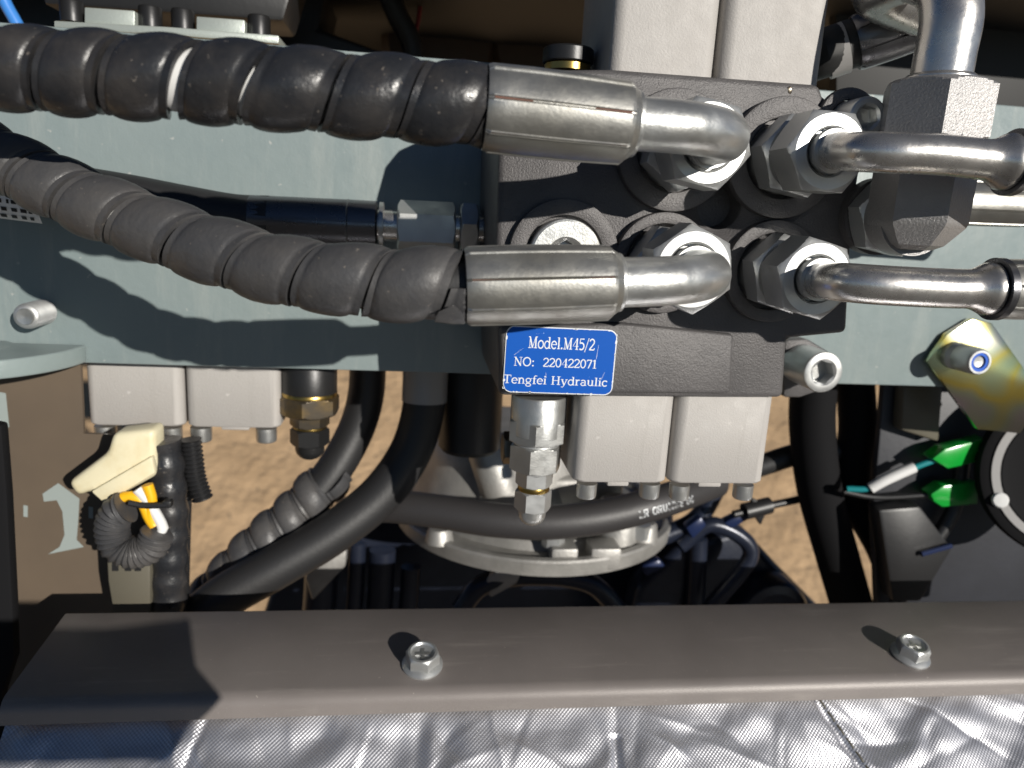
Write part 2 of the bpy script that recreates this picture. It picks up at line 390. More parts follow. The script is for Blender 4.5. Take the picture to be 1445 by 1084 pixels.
def arc(cx, cz, rx, rz, a0, a1, n=12):
    return [(cx + rx * math.cos(math.radians(a0 + (a1 - a0) * i / n)), cz + rz * math.sin(math.radians(a0 + (a1 - a0) * i / n))) for i in range(n + 1)]
K, H = .135, .06                                     # thick and thin strokes
xh = .68
G = {                                                # glyph: (advance, [(points, width)]); cap height 1
 'M': (1.0, [([(.18, 0), (.18, 1)], H), ([(.16, 1), (.48, .02)], K), ([(.46, .02), (.78, 1)], H), ([(.80, 0), (.80, 1)], K), ([(.03, .03), (.33, .03)], H), ([(.62, .03), (.97, .03)], H), ([(.03, .97), (.22, .97)], H), ([(.76, .97), (.97, .97)], H)]),
 'o': (.68, [(arc(.34, .34, .27, .33, 0, 360, 20), .11)]),
 'd': (.74, [(arc(.32, .33, .25, .32, 0, 360, 18), .10), ([(.57, 0), (.57, 1)], K), ([(.42, .97), (.58, .97)], H), ([(.55, .03), (.72, .03)], H)]),
 'e': (.64, [(arc(.33, .34, .26, .32, 0, 320, 16), .11), ([(.08, .37), (.59, .37)], H)]),
 'l': (.38, [([(.19, 0), (.19, 1)], K), ([(.04, .97), (.2, .97)], H), ([(.03, .03), (.36, .03)], H)]),
 '.': (.3, [([(.14, .0), (.14, .15)], .16)]),
 ':': (.34, [([(.16, .0), (.16, .15)], .16), ([(.16, .5), (.16, .65)], .16)]),
 '4': (.66, [([(.46, 0), (.46, 1)], K), ([(.46, .98), (.04, .3), (.64, .3)], H), ([(.3, .03), (.62, .03)], H)]),
 '5': (.64, [([(.56, .95), (.14, .95), (.12, .55)], .09), (arc(.28, .32, .28, .29, 120, -130, 14), .12)]),
 '/': (.46, [([(.03, -.18), (.42, 1.05)], .07)]),
 '2': (.64, [(arc(.31, .72, .24, .25, 170, -40, 12) + [(.07, .06)], .11), ([(.05, .05), (.57, .05), (.6, .2)], .10)]),
 '0': (.66, [(arc(.33, .5, .25, .47, 0, 360, 22), .11)]),
 '7': (.62, [([(.06, .78), (.08, .94), (.56, .94)], .10), ([(.56, .94), (.24, 0)], .11)]),
 '1': (.52, [([(.27, 0), (.27, 1)], K), ([(.08, .82), (.27, .96)], .08), ([(.08, .03), (.46, .03)], H)]),
 'N': (.92, [([(.18, 0), (.18, 1)], H), ([(.16, 1), (.74, .02)], K), ([(.74, 0), (.74, 1)], H), ([(.03, .03), (.34, .03)], H), ([(.03, .97), (.22, .97)], H), ([(.58, .97), (.9, .97)], H)]),
 'O': (.92, [(arc(.45, .5, .37, .47, 0, 360, 24), .12)]),
 'T': (.84, [([(.42, 0), (.42, 1)], K), ([(.04, .96), (.8, .96)], .08), ([(.05, .74), (.05, .96)], H), ([(.79, .74), (.79, .96)], H), ([(.22, .03), (.62, .03)], H)]),
 'n': (.78, [([(.18, 0), (.18, xh)], K), (arc(.39, .42, .2, .24, 170, 0, 10) + [(.59, 0)], .12), ([(.03, .65), (.2, .65)], H), ([(.04, .03), (.33, .03)], H), ([(.45, .03), (.75, .03)], H)]),
 'g': (.70, [(arc(.31, .42, .23, .24, 0, 360, 16), .10), ([(.54, .62), (.68, .66)], .07), (arc(.32, -.12, .25, .17, 100, 430, 16), .09), ([(.16, .2), (.14, .06), (.5, .03)], .08)]),
 'f': (.46, [([(.2, 0), (.2, .8)], K), (arc(.36, .82, .16, .15, 180, 40, 8), .09), ([(.04, .64), (.4, .64)], H), ([(.05, .03), (.4, .03)], H)]),
 'i': (.40, [([(.2, 0), (.2, xh)], K), ([(.05, .65), (.22, .65)], H), ([(.04, .03), (.37, .03)], H), ([(.19, .84), (.19, .98)], .15)]),
 'H': (1.0, [([(.2, 0), (.2, 1)], K), ([(.78, 0), (.78, 1)], K), ([(.2, .5), (.78, .5)], H)] + [([(a, z), (a + .34, z)], H) for a in (.03, .61) for z in (.03, .97)]),
 'y': (.72, [([(.12, xh), (.36, .02)], K), ([(.62, xh), (.34, -.1), (.2, -.27), (.07, -.22)], .08), ([(.02, .65), (.28, .65)], H), ([(.48, .65), (.72, .65)], H)]),
 'r': (.56, [([(.18, 0), (.18, xh)], K), (arc(.4, .42, .2, .22, 160, 60, 7), .11), ([(.03, .65), (.2, .65)], H), ([(.04, .03), (.36, .03)], H)]),
 'a': (.68, [(arc(.29, .45, .22, .2, 150, 0, 8) + [(.51, 0)], .11), (arc(.3, .19, .22, .18, 60, 330, 12), .10), ([(.5, .03), (.66, .03)], H)]),
 'u': (.78, [([(.17, xh), (.17, .2)], K), (arc(.37, .22, .2, .19, 180, 330, 8), .09), ([(.58, xh), (.58, 0)], K), ([(.03, .65), (.19, .65)], H), ([(.45, .65), (.6, .65)], H), ([(.57, .03), (.74, .03)], H)]),
 'c': (.62, [(arc(.33, .34, .26, .32, 45, 320, 14), .12), ([(.50, .52), (.54, .62)], .1)]),
 'L': (.6, [([(.1, 1), (.1, .05), (.5, .05)], .12)]), 'R': (.7, [([(.1, 0), (.1, .95), (.5, .95), (.5, .5), (.1, .5)], .12), ([(.3, .5), (.55, 0)], .12)]),
 'G': (.7, [(arc(.35, .5, .28, .45, 40, 340, 12), .12), ([(.62, .3), (.62, .5), (.4, .5)], .1)]), 'U': (.7, [([(.1, 1), (.1, .2), (.3, .04), (.5, .2), (.5, 1)], .12)]),
 'W': (.9, [([(.05, 1), (.22, 0), (.4, .8), (.58, 0), (.78, 1)], .11)]), 'E': (.6, [([(.5, .95), (.1, .95), (.1, .05), (.5, .05)], .12), ([(.1, .5), (.42, .5)], .12)]),
 ' ': (.42, [])}
def text_geo(s, place):
    """place(x, z, layer) -> point; returns ribbons"""
    gs = []; x = 0; lay = 0
    for ch in s:
        adv, strokes = G[ch]
        for pts, wd in strokes:
            lay += 1; vs_, n = [], len(pts)
            for i, p in enumerate(pts):
                a = V((*pts[max(0, i - 1)], 0)); b = V((*pts[min(n - 1, i + 1)], 0))
                if pts[0] == pts[-1] or (V((*pts[0], 0)) - V((*pts[-1], 0))).length < 1e-6:
                    a = V((*pts[(i - 1) % (n - 1)], 0)) if i in (0, n - 1) else a; b = V((*pts[1], 0)) if i in (0, n - 1) else b
                d = (b - a).normalized(); nn = V((-d.y, d.x, 0)) * wd / 2
                vs_ += [place(x + p[0] + nn.x, p[1] + nn.y, lay % 7), place(x + p[0] - nn.x, p[1] - nn.y, lay % 7)]
            gs.append((vs_, [[2 * i, 2 * i + 1, 2 * i + 3, 2 * i + 2] for i in range(n - 1)]))
        x += adv
    return join(*gs)
def text_len(s): return sum(G[c][0] for c in s)
def label_line(s, x0, x1, yb, ht):                   # photo pixels: start, end, baseline at x0, cap height
    def at(x, y):
        q = P(x, y, LY - .5) - o_; return q.dot(ux), q.dot(uz)
    a = at(x0, yb); hz = (at(x0, yb - ht)[1] - a[1]); wx = (at(x1, yb + (x1 - x0) * .033)[0] - a[0]); k = wx / text_len(s)
    mk('lettering', text_geo(s, lambda x, z, q: lp(a[0] + x * k, a[1] + z * hz, .50 + q * .004)), 'silver', lab, smooth=False)
wr = random.Random(11); ch_ = []
for i in range(26):
    e_ = wr.randrange(4); f_ = wr.uniform(.06, .94); a_ = wr.uniform(.25, .9); d_ = wr.uniform(.15, .45)
    cx_, cz_ = ((f_ * LW, .25), (f_ * LW, LH - .25), (.25, f_ * LH), (LW - .25, f_ * LH))[e_]
    ch_.append(([lp(cx_ + x * a_ if e_ < 2 else cx_ + x * d_, cz_ + z * d_ if e_ < 2 else cz_ + z * a_, .485) for x, z in ((-1, -.6), (-.2, -1), (.9, -.5), (1, .4), (.1, 1), (-.8, .5))], [[0, 1, 2, 3, 4, 5]]))
for x_, z_, l_, an in ((.83, .66, 5, 1.5), (.12, .62, 4, .7), (.38, .28, 2, 1.7), (.55, .72, 3, .4), (.9, .3, 3, 1.2), (.3, .9, 3, .1)):
    dx_, dz_ = math.cos(an) * l_ / 2, math.sin(an) * l_ / 2; cx_, cz_ = x_ * LW, z_ * LH
    ch_.append(([lp(cx_ - dx_ - .06, cz_ - dz_, .486), lp(cx_ - dx_ + .06, cz_ - dz_, .486), lp(cx_ + dx_ + .03, cz_ + dz_, .486), lp(cx_ + dx_ - .03, cz_ + dz_, .486)], [[0, 1, 2, 3]]))
mk('edge_wear', join(*ch_), 'silver', lab, smooth=False)
label_line('Model.M45/2', 745, 839, 491, 16.5)
label_line('NO:  220422071', 724.5, 842, 516, 12.5)
label_line('Tengfei Hydraulic', 709.5, 857, 540.5, 12)

# ------------------------------------------------------------------ hoses
def sleeve_geo(path, L, r0, r1, nfin=8, rot=0.0):
    def rf(a, t, r):
        k = ((a + rot) % (2 * PI / nfin)) / (2 * PI / nfin)       # 0..1 in one die segment
        d = min(k, 1 - k)
        flat = r * (.99 + .014 * (abs(k - .5) * 2) ** 2)
        if t < .8 or t > L - .8: return r * .985
        if d < .014: return flat - .22
        if d < .042: return flat + .30
        return flat
    lead = 1.2
    prof = [(0, r0 * .80), (0.02, r0 * .97)] + [(lead + (L - 2 * lead) * i / 10, r0 + (r1 - r0) * i / 10 + .25 * math.sin(PI * i / 10)) for i in range(11)] + [(L - .3, r1 * .97), (L, r1 * .93), (L + 1.6, r1 * .82), (L + 1.65, r1 * .5)]
    return sweep(path, prof, 336, rf)
def spiral_geo(path, edges, r0, B, seed=1):
    """a moulded strip wound round the hose; edges = [(distance where a turn starts on the viewer's side, open gap before it)]"""
    rnd = random.Random(seed); NS = 48; nv = 32; sh = []
    for i in range(nv + 1):
        v = i / nv
        if v < .13: b = .30 - .14 * v / .13
        elif v < .90: b = .16 + .84 * max(0, math.sin(PI * (v - .13) / .77)) ** .52
        else: b = .16 + .10 * (v - .90) / .10
        sh.append((v, b))
    n = 2 * (nv + 1); N = (len(edges) - 1) * NS; vs_, fs = [], []
    hl = [rnd.uniform(.90, 1.08) for _ in range(len(edges) + 3)]
    E_ = [e for e, g_ in edges]; Gp = [g_ for e, g_ in edges]
    E_ = [2 * E_[0] - E_[1]] + E_ + [2 * E_[-1] - E_[-2], 3 * E_[-1] - 2 * E_[-2]]; Gp = [Gp[0]] + Gp + [Gp[-1]] * 2
    def cr(a, f):
        i = int(f); i = max(1, min(len(a) - 3, i)); t = f - i; p0, p1, p2, p3 = a[i - 1:i + 3]
        return .5 * (2 * p1 + (p2 - p0) * t + (2 * p0 - 5 * p1 + 4 * p2 - p3) * t * t + (3 * p1 - p0 - 3 * p2 + p3) * t ** 3)
    for k in range(N + 1):
        u = k / NS; f = u + 1; base = cr(E_, f); nxt = cr(E_, min(f + 1, len(E_) - 2.001)) if f + 1 < len(E_) - 2 else base + E_[-2] - E_[-3]
        i = int(u); q_ = u - i; q_ = q_ * q_ * (3 - 2 * q_); hb = hl[i] + (hl[i + 1] - hl[i]) * q_
        gap = Gp[i + 1] + (Gp[min(i + 2, len(Gp) - 1)] - Gp[i + 1]) * q_
        wd = nxt - base - gap; th = 2 * PI * (u + .25)
        for side in (0, 1):
            for v, b in (sh if side == 0 else reversed(sh)):
                s_ = base + v * wd; c, T = path.at(s_)
                U = (V((0, 0, 1)) - T * T.z).normalized(); W = T.cross(U)
                if W.y > 0: W = -W
                r = r0 + 1.5 + B * b * hb
                if s_ < 10: r = r0 + (r - r0) * .55
                if side: r = max(r0 + .05, r - 1.4)
                q = noise.noise(V((s_ * .12, th * .6, seed * 9.1))) * .25 + noise.noise(V((s_ * .5, th * 2, seed * 3.1))) * .06
                vs_.append(c + (U * math.cos(th) + W * math.sin(th)) * (r + q))
    for k in range(N):
        for i in range(n):
            j = (i + 1) % n; fs.append([k * n + i, k * n + j, (k + 1) * n + j, (k + 1) * n + i])
    fs += [list(range(n)), [N * n + i for i in range(n)]]
    return vs_, fs
def dist_at_px(path, x):                             # distance along a path where it crosses photo column x
    best = min(range(0, int(path.L * 4)), key=lambda k: abs(pix(path.at(k / 4)[0])[0] - x)); return best / 4
def pix(p):
    d = RM.transposed() @ (V(p) - CAM); return 722.5 + F * d.x / d.z, 542 + F * d.y / d.z

def elbow_hose(label, group, port, sl_pts, hose_pts, cols, rh, B, r_sl, m_spiral, bands, seed, Ynut, rt=6.5, rot=.25):
    """hose coming from the left: swivel nut on the port, bent tube, crimp sleeve, rubber hose under a spiral guard"""
    t = thing('hydraulic_hose', (port.x, Ynut, port.z), label, 'hose', group)
    a, b = sl_pts                                    # sleeve right end, left end
    T = (a - b).normalized(); bend = 26
    c = V((port.x, a.y, port.z)); pts = [a - T * 3]
    dirx = (c - a).normalized(); c0 = c - dirx * bend; pts += [a.lerp(c0, .5), c0]
    for i in range(1, 11):
        al = PI / 2 * i / 10; pts.append(c0 + dirx * bend * math.sin(al) + V((0, bend * (1 - math.cos(al)), 0)))
    pts.append(V((port.x, Ynut + 3, port.z)))
    path = Path(pts, 0)
    n = 60; prof = []
    for i in range(n + 1):
        s_ = path.L * i / n; prof.append((s_, rt + 1.2 * max(0, 1 - s_ / 8) ** 2))
    mk('elbow_tube', sweep(path, prof, 36), 'zinc_dull', t, sharp=50)
    mk('tube_collar', disc_ring((port.x, Ynut + .6, port.z), (0, -1, 0), rt - .5, rt + .9, 2.6, 40), 'zinc', t)
    mk('swivel_nut', hexnut((port.x, Ynut + 14.5, port.z), (0, -1, 0), 24.5, 14.5, rt + 1.5, rot=rot, depth=4), 'zinc', t, sharp=25)
    sp = Path([a, b] if False else [b, a], 0); L = (a - b).length
    s_ = mk('crimp_sleeve', sleeve_geo(sp, L, r_sl * 1.02, r_sl * .985, 8, .12 * seed), 'sleeve', t, sharp=20)
    mk('sleeve_stop_ring', lathe(a + T * .8, T, [(0, r_sl * .80), (1.6, r_sl * .78), (2.2, r_sl * .66)], 40), 'zinc_dull', s_)
    hp = Path([b + T * 10] + hose_pts, 16)
    k = int(hp.L / 3); h = mk('rubber_hose', sweep(hp, [(hp.L * i / k, rh) for i in range(k + 1)], 32), 'rubber', t)
    for x0_, x1_ in bands:
        s0, s1 = dist_at_px(hp, x0_), dist_at_px(hp, x1_)
        kk = 10; mk('white_band', sweep(hp, [(s0 + (s1 - s0) * i / kk, rh + .12) for i in range(kk + 1)], 32), 'white', h)
    mk('spiral_guard', spiral_geo(hp, (lambda e: [(2 * e[0][0] - e[1][0], e[0][1])] + e)([(dist_at_px(hp, x), g_) for x, g_ in cols]), rh, B, seed), m_spiral, t, sharp=40)
    nf = 8
    for k in range(nf):
        a_ = 2 * PI * k / nf - .12 * seed; U, W = frame(T); rr_ = r_sl * 1.03
        d_ = U * math.cos(a_) + W * math.sin(a_); e_ = (U * -math.sin(a_) + W * math.cos(a_)) * .16
        q0, q1 = b + T * 1.4 + d_ * (rr_ - .1), a - T * 1.4 + d_ * (rr_ - .45)
        mk('seam_line', ([q0 + e_, q0 - e_, q1 - e_, q1 + e_], [[0, 1, 2, 3]]), 'seam', s_, smooth=False)
    return t, hp

GR = 'spiral-wrapped hoses running to the left'
t1, hp1 = elbow_hose('upper spiral-wrapped black hose with silver crimp sleeve and elbow, running straight left', GR, b1,
    (P(884, 174, HY), P(684, 152, HY)),
    [P(600, 143, HY), P(520, 137, HY), P(445, 129, HY), P(370, 122, HY), P(300, 116, HY + 3), P(200, 109, HY + 5), P(100, 103, HY + 8), P(0, 96, HY + 10), P(-90, 90, HY + 11)],
    [(684, .5), (578, .9), (472, 1.0), (366, 2.6), (262, 1.5), (163, 1.1), (74, 1.2), (-12, 1), (-100, 1)], 7.1, 1.5, 10.1, 'spiral', [(372, 244), (40, -20)], 1, NF, rot=.35)
t3, hp3 = elbow_hose('lower spiral-wrapped dusty black hose with silver crimp sleeve, curving up to the left', GR, b3,
    (P(862, 399, HY), P(656, 404, HY)),
    [P(590, 402, HY + 1), P(540, 400, HY + 3), P(480, 394, HY + 6), P(395, 381, HY + 13), P(300, 353, HY + 23), P(215, 322, HY + 32), P(130, 288, HY + 40), P(50, 250, HY + 47), P(-20, 216, HY + 52), P(-100, 172, HY + 58)],
    [(632, .8), (532, 1.1), (436, 1.0), (349, 1.9), (262, 1.3), (182, 1.2), (108, 1.1), (44, 1), (-20, 1), (-80, 1)], 6.9, 1.42, 9.7, 'spiral_dusty', [(352, 325), (190, 170)], 2, NF, rot=.12)
tl = [P(618, 440, HY - 9), P(640, 430, HY - 10), P(652, 440, HY - 9), P(657, 457, HY - 6), P(640, 458, HY - 5), P(612, 454, HY - 5)]
mk('guard_tail', extr(tl, (0, 1.4, -.3)), 'spiral_dusty', t3, bevel=.4)
# adapters in the ports
GA = 'hex adapters screwed into the ports of the valve block'
for q, rot, lab_ in ((b1, .9, 'hex port adapter behind the elbow nut of the upper wrapped hose'), (b2, .35, 'hex port adapter behind the nut of the upper right bare tube'),
                     (b3, .45, 'hex port adapter behind the elbow nut of the lower wrapped hose'), (b4, .25, 'hex port adapter behind the nut of the lower right bare tube')):
    t = thing('port_adapter', (q.x, FY, q.z), lab_, 'adapter', GA)
    mk('adapter_hex', hexnut((q.x, FY - 4.6, q.z), (0, -1, 0), 24, 11, rot=rot), 'zinc', t, sharp=25)
    mk('adapter_thread', join(lathe((q.x, FY - 14, q.z), (0, -1, 0), [(0, 10), (6, 10)], 32), lathe((q.x, FY + 1, q.z), (0, -1, 0), [(0, 12), (6, 12)], 32)), 'zinc_dull', t)

# bent tubes on the right
def right_tube(label, port, pts, rt, flare, sleeve_end, rot, m='tube'):
    t = thing('bent_steel_tube', (port.x, NF, port.z), label, 'tube', 'bare bent tubes running to the right')
    path = Path([V((port.x, NF + 3, port.z)), V((port.x + .1, NF - 6, port.z))] + pts, 12)
    L = path.L; n = 70; prof = []
    for i in range(n + 1):
        s_ = L * i / n; d = L - s_; r = rt
        if d < 7: r = rt + flare * min(1, (7 - d) / 5) ** 1.6
        prof.append((s_, r))
    prof += [(L + .3, rt + flare - .4), (L + .3, rt * .6)]
    mk('tube', sweep(path, prof, 36), m, t, sharp=50)
    mk('tube_collar', disc_ring((port.x, NF + .6, port.z), (0, -1, 0), rt - .5, rt + 1.0, 3, 40), 'zinc', t)
    mk('swivel_nut', hexnut((port.x, NF + 14.5, port.z), (0, -1, 0), 23.5, 14.5, rt + 1.6, rot=rot, depth=4), 'zinc', t, sharp=25)
    e, T = path.at(L)
    mk('flare_washer', disc_ring(e + T * .4, T, rt * .7, rt + flare + 1.4, 2.0, 40), 'dsleeve', t)
    sp = Path([e + T * 2.5, e + T * 60], 0)
    s_ = mk('crimp_sleeve', sleeve_geo(sp, 56, sleeve_end, sleeve_end, 8, .2), 'sleeve', t, sharp=20)
    return t
right_tube('upper bare bent steel tube crossing in front of the forged elbow', b2,
    [P(1198, 214, -118), P(1222, 214.5, -125), P(1262, 216, -129), P(1330, 219, -131), P(1424, 229, -132)], 5.5, 2.2, 7.6, .50)
right_tube('lower bare bent steel tube ending at a ridged sleeve above the yellow bracket', b4,
    [P(1176, 397, -118), P(1202, 399.5, -125), P(1250, 403, -129), P(1330, 407, -131), P(1398, 408, -132)], 5.7, 1.9, 8.4, .28)

# third hose, lying close to the plate
t = thing('hydraulic_hose', P(690, 322, -18), 'smooth black hose with dark blue-grey sleeve and hex nut running behind the wrapped hoses', 'hose')
HB = -19
a, b = P(533, 318, HB), P(352, 310, HB); T = (a - b).normalized()
mk('crimp_sleeve', lathe(b, T, [(0, 7), (.1, 9.1), (1, 9.5), (38, 9.6), (38.3, 9.85), (38.7, 9.6), ((a - b).length - .6, 9.5), ((a - b).length, 8.6)], 64, lambda q, tt, r: r * (1 + .012 * (abs(math.sin(q * 3)) ** 6))), 'dsleeve', t, sharp=30)
mk('stop_ring', lathe(a + T * .8, T, [(0, 9.2), (1.6, 9.2)], 40), 'zinc_dull', t)
mk('neck', lathe(a, T, [(0, 6.2), (12, 6.2)], 32), 'tube', t)
mk('swivel_nut', hexnut(P(561, 320, HB), T, 18.5, P(642, 322, HB).x - P(561, 320, HB).x, rot=.0), 'zinc', t, sharp=25)
mk('adapter_hex', hexnut(P(648, 322, HB), T, 18.5, 7.5, rot=.35), 'zinc_dull', t, sharp=25)
mk('adapter_end', lathe(P(640, 322, HB), T, [(0, 5.5), (24, 5.5)], 28), 'tube', t)
h3 = [b + T * 8, P(330, 309, HB), P(260, 297, HB - 1), P(180, 282, HB - 2), P(90, 268, HB - 3), P(0, 256, HB - 5), P(-120, 240, HB - 8)]
h = mk('rubber_hose', tube(h3, 9.6, 28), 'rubber', t)
# paper sticker wrapped on it
hp = Path([P(80, 267, HB - 3), P(0, 256, HB - 5), P(-60, 248, HB - 6)], 10); vs_, fs = [], []
for i in range(12):
    c, T2 = hp.at(3 + i * 3.2); U = (V((0, 0, 1)) - T2 * T2.z).normalized(); W = T2.cross(U); W = -W if W.y > 0 else W
    for k in range(9):
        th = math.radians(84 + 9.5 * k); vs_.append(c + (U * math.cos(th) + W * math.sin(th)) * (10 + .5 * k))
fs = [[i * 9 + k, i * 9 + k + 1, (i + 1) * 9 + k + 1, (i + 1) * 9 + k] for i in range(11) for k in range(8)]
sk = mk('paper_sticker', (vs_, fs), 'white', h)
gs = []
rnd = random.Random(3)
for row in range(3):
    x = 5
    while x < 34:
        wd = rnd.uniform(.8, 2.2); pts = []
        for xx, dth in ((x, 0), (x + wd, 0), (x + wd, 7), (x, 7)):
            c, T2 = hp.at(xx); U = (V((0, 0, 1)) - T2 * T2.z).normalized(); W = T2.cross(U); W = -W if W.y > 0 else W
            th = math.radians(118 + row * 14 + dth); pts.append(c + (U * math.cos(th) + W * math.sin(th)) * (10.25 + .5 * (math.degrees(th) - 84) / 9.5))
        gs.append((pts, [[0, 1, 2, 3]])); x += wd + rnd.uniform(.6, 1.6)
mk('printed_text', join(*gs), 'black', sk, smooth=False)

# plug beside the sleeve
t = thing('socket_plug', (bp.x, FY, bp.z), 'round zinc hex-socket plug half hidden behind the lower sleeve', 'plug')
rf = lambda a_, t_, r_: 4.6 * hexr(a_) if abs(r_ - 4.6) < 1e-6 else r_
mk('plug_body', lathe((bp.x, FY - .2, bp.z), (0, -1, 0), [(0, 12.4), (5, 12.4), (5.5, 12.1), (5.8, 11.4), (5.81, 6.4), (5.6, 5.9), (4.9, 4.6), (1, 4.6)], 60, rf), 'zinc_dull', t, sharp=12)

# cap plug on top of the block
cp = P(801, 92, -46)
t = thing('port_plug', (cp.x, -46, cp.z - 3), 'black round plug with yellow seal ring on top of the valve block', 'plug')
mk('seal_ring', lathe((cp.x, -46, cp.z - 2.4), (0, 0, 1), [(0, 8.4), (2.2, 8.4), (2.6, 8.0)], 36), 'brass', t)
mk('plug_head', lathe((cp.x, -46, cp.z + .3), (0, 0, 1), [(0, 8.8), (.4, 9.2), (4.6, 9.2), (5.2, 8.7), (5.3, 5), (4, 4.6), (2, 4.6)], 40), 'blackox', t, sharp=35)

# ------------------------------------------------------------------ spool caps (aluminium)
def rounded_column(name, x0, x1, y0, y1, z0, z1, r, m, parent, taper=0):
    o = rrect(x0, x1, y0, y1, r, 6); zc = z0
    cx, cy = (x0 + x1) / 2, (y0 + y1) / 2
    vs_ = []
    for z, k, ins in ((z0, 1, .8), (z0 + .8, 1, 0), (z1 - .8, 1 - taper, 0), (z1, 1 - taper, .8)):
        for x, y in o:
            d = V((x - cx, y - cy, 0)); L = d.length; vs_.append(V((cx, cy, z)) + d * k * (1 - ins / L))
    n = len(o); fs = [[k * n + i, k * n + (i + 1) % n, (k + 1) * n + (i + 1) % n, (k + 1) * n + i] for k in range(3) for i in range(n)]
    fs += [list(range(n)), [3 * n + i for i in range(n)]]
    return mk(name, (vs_, fs), m, parent, sharp=40)
def cap_screws_below(t, pts, Y, r, L):
    for x, y in pts:
        c = P(x, y, Y)
        capscrew('s', V((c.x, c.y, c.z + 1)), (0, 0, -1), r, L + 1, 'zinc_dull', '', parent=t, knurl=True)
ty0, ty1 = -69, -14
GC = 'aluminium spool caps on the valve block'
zb_top = P(930, 101, -69).z
for (xa, ya, xb, yb), lab_ in (((860, 100, 1010, 100), 'plain upper aluminium spool cap beside the black plug with yellow seal'), ((1015, 112, 1160, 112), 'upper aluminium spool cap beside the arched steel tube')):
    A, B = P(xa, ya, ty0), P(xb, yb, ty0)
    t = thing('spool_cap', ((A.x + B.x) / 2, -40, zb_top - 1), lab_, 'spool cap', GC)
    rounded_column('cap_body', A.x, B.x, ty0, ty1, zb_top - 1.5, zb_top + 62, 4.5, 'alu', t)
zbb = P(900, 562, -70).z
by0 = -70
for (xa, xb), scr, tab, lab_ in (((815, 951), ((828, 684), (917, 684)), (856, 886), 'lower aluminium spool cap beside the relief valve'),
                           ((954, 1090), ((959, 686), (1049, 686)), (984, 1016), 'lower aluminium spool cap on the valve block away from the relief valve')):
    A, B = P(xa, 600, by0), P(xb, 600, by0); zl = P(950, 682, by0).z
    t = thing('spool_cap', ((A.x + B.x) / 2, -50, zl), lab_, 'spool cap', GC)
    rounded_column('cap_body', A.x, B.x, by0, by0 + 40, zl, zbb + 2, 4.5, 'alu', t)
    cap_screws_below(t, scr, by0 + 6, 3.9, 5.0)
    c, d = P(tab[0], 686, by0 + 4), P(tab[1], 686, by0 + 4)
    mk('vent_tab', box(c.x, d.x, by0 + 3, by0 + 9, zl - 2.6, zl + .2), 'alu', t, bevel=.6)
GD = 'aluminium spool caps hanging behind the frame plate'
ly0 = 13
for (xa, xb), scr, tab, lab_ in (((119, 256), ((149, 603), (242, 605)), (178, 222), 'aluminium spool cap behind the plate above the cream connector'),
                           ((260, 394), ((284, 605), (376, 606)), (313, 352), 'aluminium spool cap behind the plate beside the oily relief valve')):
    A, B = P(xa, 540, ly0), P(xb, 540, ly0); zl = P(250, 602, ly0).z
    t = thing('spool_cap', ((A.x + B.x) / 2, 30, zl), lab_, 'spool cap', GD)
    rounded_column('cap_body', A.x, B.x, ly0, ly0 + 40, zl, zb + 20, 4.5, 'alu', t)
    cap_screws_below(t, scr, ly0 + 6, 4.7, 5.8)
    c, d = P(tab[0], 604, ly0 + 4), P(tab[1], 604, ly0 + 4)
    mk('vent_tab', box(c.x, d.x, ly0 + 3, ly0 + 9, zl - 2.2, zl + .2), 'alu', t, bevel=.6)
# serrated plate with black screws above the frame plate, left
yy = 16
t = thing('serrated_clamp_plate', P(240, 58, yy), 'milled aluminium clamp plate with four black screws above the frame plate', 'clamp plate')
mk('base_strip', prism(px([(76, 29), (240, 38), (393, 50), (393, 62), (240, 50), (76, 40)], yy), yy, yy + 30), 'alu_mill', t, bevel=.5)
for a_, b_ in (((119, 10), (190, 42)), ((277, 23), (345, 54))):
    mk('raised_block', prism(px([(a_[0], a_[1]), (b_[0], a_[1] + 5), (b_[0], b_[1]), (a_[0], b_[1] - 6)], yy + 2), yy + 2, yy + 20), 'alu_mill', t, bevel=.5)
for x, y in ((103, 32), (213, 40), (259, 44), (366, 52)):
    c = P(x, y, yy + 8); mk('black_screw', lathe(c, (0, 0, 1), [(0, 4.6), (7.5, 4.6), (8.2, 4.2), (8.2, 2.6), (5, 2.5)], 36, lambda q, tt, r: r * (1 + .015 * math.cos(18 * q))), 'blackox', t, sharp=35)
mk('cover', prism(px([(60, 6), (400, 30), (420, -40), (60, -40)], yy + 26), yy + 26, yy + 60), 'black', t, bevel=2)

# ------------------------------------------------------------------ relief valves
def stack(t, c, items):
    """items = [(name, kind, top px y, bottom px y, size mm, material, rot)] hanging down along Z at c"""
    for nm, kd, y0, y1, sz, m, rot in items:
        z0, z1 = P(c[0], y0, c[1]).z, P(c[0], y1, c[1]).z; x = P(c[0], (y0 + y1) / 2, c[1]).x if False else c[2]
        if kd == 'hex': mk(nm, hexnut((x, c[1], z0), (0, 0, -1), sz, z0 - z1, rot=rot), m, t, sharp=25)
        elif kd == 'cyl': mk(nm, lathe((x, c[1], z0), (0, 0, -1), [(0, sz / 2 * .97), (.5, sz / 2), (z0 - z1 - .5, sz / 2), (z0 - z1, sz / 2 * .95)], 40), m, t, sharp=40)
        elif kd == 'dome':
            h_ = z0 - z1; mk(nm, lathe((x, c[1], z0), (0, 0, -1), [(h_ * .35 + h_ * .65 * math.sin(PI / 2 * i / 8) if i else 0, sz / 2 * (math.cos(PI / 2 * i / 8) if i else 1)) for i in range(9)], 36), m, t, sharp=60)
rx = P(756, 640, -56)
t = thing('relief_valve', (rx.x, -56, P(756, 738, -56).z), 'zinc relief valve with brass washer and domed cap nut under the blue label', 'relief valve')
